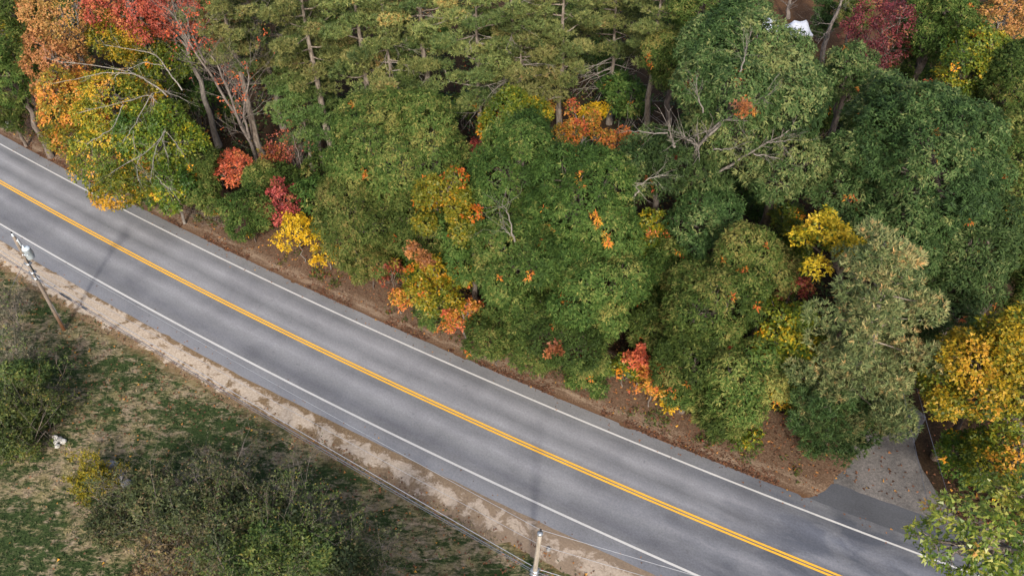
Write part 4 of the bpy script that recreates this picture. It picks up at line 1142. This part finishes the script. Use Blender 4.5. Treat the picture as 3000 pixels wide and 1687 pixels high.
SKIP_S = set([1, 3, 4, 5, 6, 11, 12, 14, 15, 16, 17, 18, 19, 20, 21, 23, 24, 25, 26, 27, 31, 33, 34, 36, 37, 38, 39, 40, 41, 42, 44, 45, 47, 49, 52, 57, 59, 60, 63, 64, 65, 66, 69, 70, 72, 76, 77, 78, 80, 81, 82, 83, 84, 85, 87, 88, 89, 90, 91, 93, 94, 96, 98, 99, 100, 101, 102, 103, 105, 106, 107, 108, 109, 110, 111, 112, 114, 115, 116, 118, 120, 122, 123, 126, 127, 128, 129, 130, 133, 134, 135, 136, 137, 138, 140, 141, 142, 143, 144, 147, 148, 149, 150, 152, 153, 154, 155, 156, 157, 158, 159, 160, 161, 163, 164, 165, 169, 170, 172, 175, 176, 177, 179, 181, 182, 183, 184, 185, 186, 187, 188, 191, 193, 194, 196, 197, 199, 201, 202, 203, 206, 207, 208, 209, 211, 212, 213, 214, 216, 218, 219, 221, 222, 223, 224, 225, 227, 228, 230, 231, 232, 233, 234, 235, 236, 237, 238, 239, 240, 242, 245, 246, 247, 248, 249, 250]); SKIP_B = set([1, 2, 3, 4, 5, 6, 7, 8, 9, 10, 11, 12, 13, 14, 15, 16, 17, 18, 19, 20, 21, 22, 23, 24, 25, 26, 27, 29, 30, 31, 32, 33, 34, 36, 37, 38, 39, 40, 41, 42, 43, 44, 46, 49, 50, 51, 52, 53, 54, 55, 56, 57, 58, 59, 60, 61, 63, 64, 65, 66, 67, 68, 69]); IDX = {}
# saplings in the shade between the trunks, and the rows of trees behind
frng = np.random.default_rng(12)
taken = [(t[1], t[2]) for t in TREES] + [(t[3], t[4]) for t in TREES]
def free(x, y, d):
    if any((x - a) ** 2 + (y - b) ** 2 < d * d for a, b in taken): return False
    if ((x - 35.4) / 11) ** 2 + ((y - 92) / 14.5) ** 2 < 1: return False
    if ((x - 32.5) / 6) ** 2 + ((y - 77) / 10) ** 2 < 1: return False
    xr, tr = to_road(np.array([x]), np.array([y]))
    if tr[0] < 7.5: return False
    q = np.hypot((dl[:, 0] + dr[:, 0]) / 2 - x, (dl[:, 1] + dr[:, 1]) / 2 - y).min()
    return q > 4.5
protos = []
for k, (sp, h, r) in enumerate((('oak', 2.2, 1.9), ('greenyellow', 1.9, 1.7), ('oak', 3.4, 2.2))):
    rng = np.random.default_rng(800 + k)
    root = empty('sapling')
    V, F, tone, lc, lr, X = spray_foliage((0, 0, h), r, h * .75, rng, 520, (.28, .15), 9, .02, .32, .3, None, .32, .2)
    V[:, 2] = np.maximum(V[:, 2], .05)
    add_crown(root, sp, V, F, tone, np.zeros(3))
    mb = MB()
    for q in lc[:6]:
        mb.tube(curve_pts(np.array([0, 0, -.1]), q, 5, rng, .1), np.linspace(.05, .02, 5), 4, cap=False)
    mb.build('stem', BK['oak'], root)
    tag(root, 'green sapling in the shade between the taller trees', 'sapling', 'saplings in the shade of the wood')
    protos.append(root)
n_s = 0; first = [True] * 3
for a in range(4000):
    x = frng.uniform(-72, 70); y = frng.uniform(22, 104)
    if not free(x, y, 1.9): continue
    k = frng.integers(0, 3)
    a_, s = frng.uniform(0, 6.28), frng.uniform(.75, 1.3)
    taken.append((x, y)); n_s += 1
    if n_s in SKIP_S: continue                                  # nothing of it shows between the crowns
    o = protos[k] if first[k] else copy_tree(protos[k])
    first[k] = False
    o.location = (x, y, 0); o.rotation_euler = (0, 0, a_); o.scale = (s, s, s); IDX[o.name] = ('S', n_s)
    if n_s >= 250: break
back = []
for k, (sp, fn) in enumerate((('oak', make_broadleaf), ('pine', make_pine), ('greenyellow', make_broadleaf))):
    lab = ('deep green tree in the rows behind', 'tall pine in the rows behind', 'yellowish tree in the rows behind')[k]
    root = fn(900 + k, sp, 0, 0, 0, 0, 8.5, 3.6, 4.5, lab)
    root['label'] = ('dark green tree in the dense rows behind the front trees', 'pine in the dense rows behind the front trees', 'yellowish green tree in the dense rows behind the front trees')[k]
    root['group'] = 'trees in the dense rows behind'
    back.append(root)
n_b = 0; first = [True] * 3
bt = []
for a in range(6000):
    x = frng.uniform(-85, 85); y = frng.uniform(33, 125)
    xr, tr = to_road(np.array([x]), np.array([y]))
    vis = abs(x) < 20 + .52 * y
    if tr[0] < (32 if vis else 12) or not (y > 72 or abs(x) > 45): continue
    if ((x - 35) / 13) ** 2 + ((y - 92) / 17) ** 2 < 1 or (27 < x < 41 and 64 < y < 95): continue
    if any((x - p_) ** 2 + (y - q_) ** 2 < 5.2 ** 2 for p_, q_ in bt): continue
    if any((x - t[3]) ** 2 + (y - t[4]) ** 2 < (t[6] + 1.8) ** 2 for t in TREES): continue
    q = np.hypot((dl[:, 0] + dr[:, 0]) / 2 - x, (dl[:, 1] + dr[:, 1]) / 2 - y).min()
    if q < 6: continue
    k = int(frng.choice(3, p=[.45, .3, .25]))
    a_, s, s2 = frng.uniform(0, 6.28), frng.uniform(.8, 1.2), frng.uniform(.9, 1.15)
    bt.append((x, y)); n_b += 1
    if n_b in SKIP_B: continue
    o = back[k] if first[k] else copy_tree(back[k])
    first[k] = False
    o.location = (x, y, 0); o.rotation_euler = (0, 0, a_); o.scale = (s, s, s * s2); IDX[o.name] = ('B', n_b)
    if n_b >= 70: break
for k in range(3):
    if first[k]:
        back[k].location = (12 * k - 10, 119, 0)
# unseen trees added below the frame so their shadows darken the near grass
for x, y, s in ((-7.8, 10.4, .95), (-3.6, 9.4, .88)):
    o = copy_tree(back[0])
    o.location = (x, y, 0); o.rotation_euler = (0, 0, x); o.scale = (s * 1.1, s * 1.1, s)
    o['label'] = 'unseen dark green tree added below the frame to shade the field'
    o['group'] = 'shade trees added below the bottom edge'

# ------------------------------------------------------------------ ground cover
def scatter_quads(name, pts, mat, L, W, rng, lift=.03, tilt=.35, tone=None):
    m = len(pts)
    a = rng.uniform(0, 2 * math.pi, m)
    A = unit(np.stack([np.cos(a), np.sin(a), rng.normal(0, tilt, m)], 1))
    Nn = unit(np.stack([rng.normal(0, tilt, m), rng.normal(0, tilt, m), np.ones(m)], 1))
    P = pts.copy(); P[:, 2] += lift
    V, F = leaf_quads(P, A, Nn, L * rng.uniform(.6, 1.3, m), W * rng.uniform(.8, 1.5, m))
    tone = rng.random(m) if tone is None else tone
    return tag(mesh_np(name, V, F, mat, tone=np.repeat(tone, 3)), kind='stuff')

LITTER = leaf_mat('fallen_leaves', [(0, (62, 46, 34)), (.5, (98, 72, 50)), (.8, (128, 90, 58)), (.95, (160, 118, 58)), (1, (196, 156, 54))], .7, .2, .1)
UNDER = leaf_mat('undergrowth_leaves', [(0, (40, 58, 28)), (.5, (62, 84, 36)), (.85, (100, 104, 40)), (.95, (150, 120, 40)), (1, (150, 80, 44))], .6, .3, .25)
grng = np.random.default_rng(31)
n = 20000
xr = grng.uniform(-62, 44, n); tr = 5.0 + grng.gamma(1.6, 3.0, n)
X, Y = road_pt(xr, tr)
kp = ~((xr > 17) & (tr < 6.6))
drv = np.array([np.hypot((dl[:, 0] + dr[:, 0])[:, None] / 2 - X[None], (dl[:, 1] + dr[:, 1])[:, None] / 2 - Y[None]).min(0)])[0]
on = (drv < 3.6) & kp
kp &= ~(on & (grng.random(n) < .86))
pts = np.stack([X, Y, np.full(n, .06)], 1)[kp]
scatter_quads('leaf_litter', pts, LITTER, .19, .13, grng, .0)
# field: sparse bright flecks
n = 2600
xr = grng.uniform(-52, 8, n); tr = -6.0 - np.abs(grng.normal(0, 6.5, n))
X, Y = road_pt(xr, tr)
scatter_quads('fallen_leaf_flecks', np.stack([X, Y, np.full(n, .06)], 1), LITTER, .16, .12, grng, .02, .3, grng.uniform(.3, 1, n))
n = 260
xr = grng.uniform(-50, 22, n); tr = np.where(grng.random(n) < .7, 4.5 - np.abs(grng.normal(0, .45, n)), -4.6 + np.abs(grng.normal(0, .5, n)))
X, Y = road_pt(xr, tr)
scatter_quads('road_leaf_flecks', np.stack([X, Y, np.full(n, .012)], 1), LITTER, .15, .10, grng, 0, .12, grng.uniform(.2, 1, n))
# weeds and drifted leaves along the far verge
n = 1500
xr = grng.uniform(-58, 16, n); tr = 5.3 + np.abs(grng.normal(0, 1.6, n))
X, Y = road_pt(xr, tr)
kp = fnoise(X * .7, Y * .7, 3) > .06
X, Y = np.repeat(X[kp], 9) , np.repeat(Y[kp], 9); m = len(X)
scatter_quads('verge_weeds', np.stack([X + grng.normal(0, .16, m), Y + grng.normal(0, .16, m), grng.uniform(.06, .26, m)], 1), UNDER, .24, .09, grng, 0, .9, np.clip(grng.normal(.55, .25, m), 0, 1))
n = 9000
xr = grng.uniform(-60, 17, n); tr = 4.42 + grng.gamma(1.2, .38, n)
X, Y = road_pt(xr, tr)
kp = fnoise(X * .45, Y * .45 + 9, 3) > -.03
scatter_quads('drifted_leaves', np.stack([X, Y, np.full(n, .05)], 1)[kp], LITTER, .15, .11, grng, 0, .4, np.clip(grng.normal(.35, .22, kp.sum()), 0, 1))
# low green cover inside the wood
n = 90000
xr = grng.uniform(-70, 55, n); tr = grng.uniform(8, 60, n)
X, Y = road_pt(xr, tr)
kp = (fnoise(X * .35, Y * .35, 3) > -.02) & (((X - 35.4) / 10) ** 2 + ((Y - 92.6) / 13.5) ** 2 > 1)
drv = np.hypot((dl[:, 0] + dr[:, 0])[:, None] / 2 - X[None], (dl[:, 1] + dr[:, 1])[:, None] / 2 - Y[None]).min(0)
kp &= drv > 4.2
pts = np.stack([X, Y, grng.uniform(.1, 1.1, n)], 1)[kp]
scatter_quads('undergrowth', pts, UNDER, .34, .2, grng, 0, .5)
# grass blades on the field
n = 110000
xr = grng.uniform(-60, 16, n); tr = -6.3 - grng.uniform(0, 1, n) * 33
X, Y = road_pt(xr, tr)
kp = (Y > 15) & (np.abs(X) < 16 + Y * .85) & ((tr < -7.3) | (fnoise(X * .9, Y * .9, 3) > 0.02))
X, Y = X[kp], Y[kp]; m = len(X)
A = unit(np.stack([grng.normal(0, .6, m), grng.normal(0, .6, m), np.ones(m) * .8], 1))
V, F = leaf_quads(np.stack([X, Y, np.full(m, -.03)], 1), A, sph(grng, m), grng.uniform(.10, .26, m), grng.uniform(.05, .10, m))
tag(mesh_np('grass', V, F, blade_mat()), kind='stuff')
# dry brush and sticks on the verge
mb = MB()
for cx, cy, sp_, k in ((-26.52, 52.95, 1.6, 110), (-28.83, 54.31, 1.3, 60), (-11.7, 46.29, 1.6, 60), (-6.71, 43.28, 1.5, 50), (7.85, 36.33, 2.0, 60), (13.87, 33.75, 1.6, 40)):
    for q in range(k):
        x = cx + grng.normal(0, sp_); y = cy - .45 * (x - cx) + grng.normal(0, sp_ * .35)
        a = grng.uniform(-.9, .5); ln = grng.uniform(.4, 1.5)
        p0 = np.array([x, y, .08]); p1 = p0 + [math.cos(a) * ln, math.sin(a) * ln, grng.uniform(0, .35)]
        mb.tube(curve_pts(p0, p1, 4, grng, .05), [.016, .014, .012, .008], 3, cap=False)
tag(mb.build('brush_pile', BK['twig']), kind='stuff')

# ------------------------------------------------------------------ utility poles and wires
def pole_mat():
    m, nt, b, out = new_mat('pole_wood')
    tc = N(nt, 'ShaderNodeTexCoord')
    v = mapped(nt, tc.outputs['Object'], (9, 9, .5))
    n1 = noise(nt, v, 2.0, 6, .7)
    s = N(nt, 'ShaderNodeSeparateXYZ'); nt.links.new(tc.outputs['Object'], s.inputs[0])
    wood = ramp(nt, [(.3, srgb(92, 80, 70)), (.55, srgb(124, 112, 100)), (.72, srgb(150, 140, 130))], n1).outputs[0]
    red = ramp(nt, [(.3, srgb(84, 52, 28)), (.7, srgb(126, 84, 46))], n1).outputs[0]
    f = math_(nt, 'MULTIPLY_ADD', s.outputs[2], -.55, 1.25, clamp=True)
    nt.links.new(mixc(nt, f, wood, red), b.inputs['Base Color'])
    b.inputs['Roughness'].default_value = .85
    bump(nt, n1, .5, .02, b)
    return m
POLE = pole_mat()
def pale_pole_mat():
    m, nt, b, out = new_mat('weathered_pole_wood')
    tc = N(nt, 'ShaderNodeTexCoord')
    n1 = noise(nt, mapped(nt, tc.outputs['Object'], (9, 9, .5)), 2.0, 6, .7)
    nt.links.new(ramp(nt, [(.3, srgb(118, 108, 97)), (.55, srgb(152, 143, 131)), (.72, srgb(176, 168, 158))], n1).outputs[0], b.inputs['Base Color'])
    b.inputs['Roughness'].default_value = .85
    bump(nt, n1, .5, .02, b)
    return m
PALE = pale_pole_mat()
STEEL = plain('painted_steel', (176, 186, 192), .35, .5, 0, .06, 4)
GALV = plain('galvanised_metal', (150, 154, 158), .4, .5, .6, .15, 20)
PORC = plain('porcelain', (206, 214, 220), .2, .6, 0, .03)
BLACK = plain('black_rubber', (34, 36, 40), .5, .4, 0, .2)
WIRE = plain('aluminium_wire', (150, 152, 156), .45, .5, .3, .05)
CABLE = plain('dark_cable', (88, 92, 102), .5, .4, 0, .1)

def pole(B, T, r0, r1, mat, label, name='utility_pole'):
    B = np.array(B, float); T = np.array(T, float)
    root = empty(name, B)
    tag(root, label, 'utility pole', 'utility poles along the sandy shoulder')
    mb = MB(); q = np.linspace(0, 1, 12)[:, None]
    mb.tube(B + [0, 0, -.3] + (T - B + [0, 0, .3]) * q, np.linspace(r0, r1, 12), 12)
    mb.build('post', mat, root, B, smooth=False)
    return root, B, T, (lambda h: B + (T - B) * (h - B[2]) / (T[2] - B[2]))
pl, LB, LT, lp = pole((-33.58, 40.0, 0), (-33.38, 40.15, 9.1), .145, .10, POLE, 'leaning brown utility pole with a grey transformer, beside the sandy shoulder')
pr_, RB, RT, rp = pole((.95, 18.75, 0), (1.34, 18.62, 9.2), .155, .115, PALE, 'pale weathered utility pole cut by the bottom edge')
def insulator(c, root, base, h=.32):
    mb = MB(); mb.lathe([(.0, 0), (.055, 0), (.075, .05), (.05, .08), (.085, .12), (.055, .16), (.08, .2), (.05, .24), (.03, .28), (0, .28)], c, 12)
    return mb.build('insulator', PORC, root, base, smooth=True)
insulator(LT + [0, 0, .02], pl, LB)
mb = MB(); mb.lathe([(.0, 0), (.05, 0), (.05, .10), (.03, .14), (0, .14)], LT + [0, 0, .30], 8); mb.build('pin_cap', BLACK, pl, LB)
# cut-out switch hanging beside the top
mb = MB(); c = lp(8.75) + [.22, -.10, 0]
mb.tube([c + [0, 0, .2], c + [.05, -.03, -.35]], [.045, .045], 8); mb.tube([lp(8.8), c], [.03, .03], 6)
mb.build('fuse_cutout', PORC, pl, LB, smooth=True)
# transformer
tcn = lp(7.35) + np.array([.50, -.10, -.05])
mb = MB(); mb.lathe([(0, 0), (.23, 0), (.26, .03), (.26, .80), (.275, .81), (.275, .86), (.24, .93), (.12, .985), (0, .99)], tcn, 20)
tr_o = mb.build('transformer', STEEL, pl, LB, smooth=False)
mb = MB(); mb.lathe([(.0, 0), (.05, 0), (.07, .04), (.045, .07), (.07, .10), (.045, .13), (.06, .16), (.03, .24), (0, .24)], tcn + [-.06, -.06, .97], 10)
b_ = mb.build('bushing', PORC, tr_o, smooth=True); b_.data.transform(__import__('mathutils').Matrix.Translation(tuple(-LB)))
mb = MB()
for q in range(3):
    mb.lathe([(0, 0), (.035, 0), (.045, .03), (.03, .1), (0, .1)], tcn + [-.15 + .15 * q, -.32, .6], 8, axis=(0, -1, .1))
b_ = mb.build('terminal', PORC, tr_o, smooth=True); b_.data.transform(__import__('mathutils').Matrix.Translation(tuple(-LB)))
mb = MB(); mb.box(lp(7.9) + [.17, -.03, -.1], (.2, .12, .08)); mb.box(lp(7.45) + [.17, -.03, 0], (.2, .12, .08)); mb.build('bracket', GALV, pl, LB)
mb = MB()
th = np.linspace(0, 1, 12)[:, None]
p0, p1 = tcn + [.28, 0, .9], lp(6.9) + [.16, 0, 0]
mb.tube(p0 * (1 - th) + p1 * th + np.array([.32, 0, 0]) * np.sin(th * math.pi), .018, 5, cap=False)
p0, p1 = LT + [.05, 0, .2], tcn + [-.06, -.06, 1.2]
mb.tube(p0 * (1 - th) + p1 * th + np.array([.12, -.05, 0]) * np.sin(th * math.pi), .014, 5, cap=False)
mb.build('jumper_lead', BLACK, pl, LB)
mb = MB()
mb.tube([lp(7.2) + [.13, -.12, 0], lp(5.8) + [.16, -.13, 0]], [.03, .03], 6); mb.build('riser_cable', BLACK, pl, LB)
mb = MB()
mb.tube([lp(6.6) + [.12, -.13, 0], lp(5.2) + [.15, -.15, 0]], [.035, .035], 6); mb.tube([lp(2.7) + [.16, -.02, 0], lp(.1) + [.19, -.02, 0]], [.03, .03], 6)
mb.build('conduit', GALV, pl, LB)
mb = MB()
for h in (6.7, 5.9, 5.35):
    mb.box(lp(h) + [0, -.0, 0], (.42, .36, .09), -.5)
mb.build('clamp', GALV, pl, LB)
mb = MB(); q = np.linspace(0, 1, 9)[:, None]
p0 = lp(5.6) + [.18, -.1, 0]; p1 = lp(5.6) + [1.6, -.75, -.35]
mb.tube(p0 * (1 - q) + p1 * q - np.array([0, 0, .55]) * np.sin(q * math.pi), .03, 5, cap=False)
mb.build('service_loop', WIRE, pl, LB)
# right pole hardware
mb = MB(); mb.lathe([(.0, 0), (.14, 0), (.145, .10), (.06, .14), (0, .14)], RT + [0, 0, -.04], 12); mb.build('pole_cap', GALV, pr_, RB)
mb = MB(); mb.lathe([(.0, 0), (.05, 0), (.06, .06), (.035, .1), (.05, .16), (0, .18)], RT + [.03, .08, .1], 8); mb.build('insulator', BLACK, pr_, RB)
mb = MB()
mb.tube([rp(5.2) + [-.16, -.05, 0], rp(.1) + [-.30, -.10, 0]], [.022, .022], 5); mb.build('ground_wire', GALV, pr_, RB)
mb = MB()
for h in (5.3, 4.95):
    mb.box(rp(h), (.40, .38, .08), -.5)
mb.build('clamp', GALV, pr_, RB)

def span(name, pts, r, sag, mat, label, cat='wire', parts=()):
    mb = MB()
    for a, b in zip(pts[:-1], pts[1:]):
        a = np.asarray(a, float); b = np.asarray(b, float)
        t = np.linspace(0, 1, 28)[:, None]
        mb.tube(a * (1 - t) + b * t - np.array([0, 0, 1]) * (sag * 4 * t * (1 - t)), r, 5, cap=False)
    o = mb.build(name, mat)
    tag(o, label, cat, 'wires along the near side of the road')
    return o
far_l = lambda h: np.array([-70.5, 65.5, h]); far_r = lambda h: np.array([36.5, 8.0, h])
span('power_line', [far_l(9.3), LT + [0, .0, .28], RT + [.03, .08, .22], far_r(9.3)], .013, .35, WIRE, 'thin power line strung between the two pole tops over the lower white line')
span('neutral_wire', [far_l(6.9), lp(6.7) + [.14, -.1, 0], rp(7.9) + [.13, .05, 0], far_r(7.9)], .011, .30, WIRE, 'thin bare wire strung over the sand below the top power line')
span('support_cable', [far_l(6.1), lp(5.95) + [.15, -.12, 0], rp(5.2) + [.14, .1, 0], far_r(5.4)], .022, .30, WIRE, 'pale thick cable strung along the lower edge of the sand')
cb = span('telephone_cable', [far_l(5.5), lp(5.35) + [.15, -.12, 0], rp(4.95) + [.14, .02, 0], far_r(5.0)], .026, .34, CABLE, 'dark telephone cable with black splice cases near the leaning pole')
span('telephone_cable', [far_l(5.4), lp(5.22) + [.15, -.16, 0], rp(4.8) + [.14, -.02, 0], far_r(4.8)], .016, .42, CABLE, 'thinner dark cable hanging just under the telephone cable')
a = lp(5.35) + [.15, -.12, 0]; b = rp(4.95) + [.14, .02, 0]
cp = lambda t: a * (1 - t) + b * t - np.array([0, 0, 1]) * (.34 * 4 * t * (1 - t))
for t0, t1, r in ((.058, .09, .085), (.115, .128, .08)):
    mb = MB(); q = np.linspace(t0, t1, 7)
    mb.tube([cp(v) - [0, 0, .06] for v in q], [r * .5, r, r, r * .9, r, r, r * .5], 8); mb.build('splice_case', BLACK, cb)
mb = MB(); gz = np.array([-39.3, 42.9, 0.05]); mb.tube([lp(7.1), gz], [.016, .016], 5)
tag(mb.build('guy_wire', CABLE), 'steel guy wire running down left from the leaning pole', 'guy wire')
# service drops over the driveway
for p0, p1, lab in (((23.2, 33.0, 8.2), (20.6, 16.0, 7.6), 'left one of two thin service wires crossing above the driveway'), ((23.9, 33.4, 8.2), (22.0, 17.5, 7.9), 'right one of two thin service wires crossing above the driveway')):
    t = np.linspace(0, 1, 20)[:, None]; mb = MB()
    mb.tube(np.array(p0) * (1 - t) + np.array(p1) * t - np.array([0, 0, 1]) * (.2 * 4 * t * (1 - t)), .011, 5, cap=False)
    tag(mb.build('service_wire', CABLE), lab, 'wire', 'service wires over the driveway')

# ------------------------------------------------------------------ tents, stones
FAB = plain('white_canvas', (176, 181, 192), .7, .2, 0, .04, 2)
def canopy(c, w, d, hz, rot, label):
    root = empty('canopy_tent', c); root.rotation_euler = (0, 0, rot)
    tag(root, label, 'tent', 'white canopy tents in the yard')
    # hip roof with a slightly sagging ridge and a valance
    ev = 1.95; v = []; n = 9
    for i in range(n):
        for j in range(n):
            u, s = -1 + 2 * i / (n - 1), -1 + 2 * j / (n - 1)
            h = (1 - abs(s)) * float(np.interp(u, [-1, -.5, .1, .62, 1], [.1, 1, .82, 1.05, .1]))
            v.append((u * w / 2, s * d / 2, ev + hz * h))
    f = [[i * n + j, (i + 1) * n + j, (i + 1) * n + j + 1, i * n + j + 1] for i in range(n - 1) for j in range(n - 1)]
    mesh_np('roof', v, f, FAB, parent=root)
    mb = MB()
    for sx, sy, lx, ly in ((0, -1, w, .02), (0, 1, w, .02), (-1, 0, .02, d), (1, 0, .02, d)):
        mb.box((sx * (w / 2 + .012), sy * (d / 2 + .012), ev - .11), (lx, ly, .24))
    mb.build('valance', FAB, root)
    for sx in (-1, 1):
        for sy in (-1, 1):
            mb = MB(); mb.box((sx * (w / 2 - .05), sy * (d / 2 - .05), .96), (.05, .05, 1.92)); mb.build('leg', GALV, root)
canopy((31.8, 83.0, .05), 2.6, 2.6, 1.15, .06, 'white canopy tent in the leaf covered yard at top right')
canopy((28.7, 84.0, .05), 2.3, 2.3, 1.1, -.1, 'second white canopy tent, nearly hidden behind oak leaves left of the first')
# slate coloured tree trunk and yard things are trees in the list
STONE = plain('pale_granite', (172, 170, 164), .85, .2, 0, .22, 5)
GREY = plain('grey_granite', (128, 127, 126), .85, .2, 0, .22, 4)
def rock(c, s, seed, mat, label, grp=None):
    rng = np.random.default_rng(seed)
    me = bpy.data.meshes.new('stone')
    import bmesh
    bm = bmesh.new(); bmesh.ops.create_icosphere(bm, subdivisions=3, radius=1)
    cut = [(unit(rng.normal(size=3)), rng.uniform(.55, .85)) for _ in range(7)]
    for v in bm.verts:
        p = np.array(v.co)
        for nn_, dd in cut:
            e = p @ nn_ - dd
            if e > 0: p = p - nn_ * e * .9
        p = p * s * (1 + .05 * rng.normal())
        v.co = p
    bm.to_mesh(me); bm.free(); me.materials.append(mat)
    o = bpy.data.objects.new('stone', me); C.objects.link(o); o.location = c; o.rotation_euler = (0, 0, rng.uniform(0, 6))
    tag(o, label, 'stone', grp)
g_ = 'white stones by the bush at left'
rock((-30.24, 30.29, .12), (.24, .20, .18), 1, STONE, 'white stone at the top of the small heap by the green bush', g_)
rock((-30.02, 29.96, .12), (.20, .18, .16), 2, STONE, 'white stone at the left of the small heap by the green bush', g_)
rock((-29.60, 29.99, .12), (.21, .2, .17), 3, STONE, 'white stone at the right of the small heap by the green bush', g_)
rock((-29.81, 29.65, .12), (.22, .17, .16), 4, STONE, 'white stone at the bottom of the small heap by the green bush', g_)
rock((-29.84, 30.15, .1), (.25, .2, .2), 5, GREY, 'grey stone in the middle of the small white heap', g_)
rock((-25.02, 27.35, .2), (.5, .34, .34), 6, GREY, 'grey boulder half hidden behind the lower thicket', 'boulders by the lower thicket')
rock((-25.60, 28.10, .3), (.42, .36, .36), 7, GREY, 'grey boulder behind the lime yellow shrub', 'boulders by the lower thicket')
rock((-24.25, 26.73, .15), (.45, .35, .3), 8, GREY, 'small grey boulder at the edge of the olive bush', 'boulders by the lower thicket')
rock((-49.60, 66.60, .3), (.55, .4, .45), 9, GREY, 'grey boulder at the verge by the left picture edge')
rock((2.17, 22.42, .10), (.14, .13, .1), 10, GREY, 'round pale stone in the dirt right of the pale pole')

print('objects', len(C.objects), 'saplings', n_s, 'back', n_b, 'tris', sum(sum(len(p.vertices) - 2 for p in me.polygons) for me in bpy.data.meshes if len(me.polygons) < 3000) + sum(2 * len(me.polygons) for me in bpy.data.meshes if len(me.polygons) >= 3000))
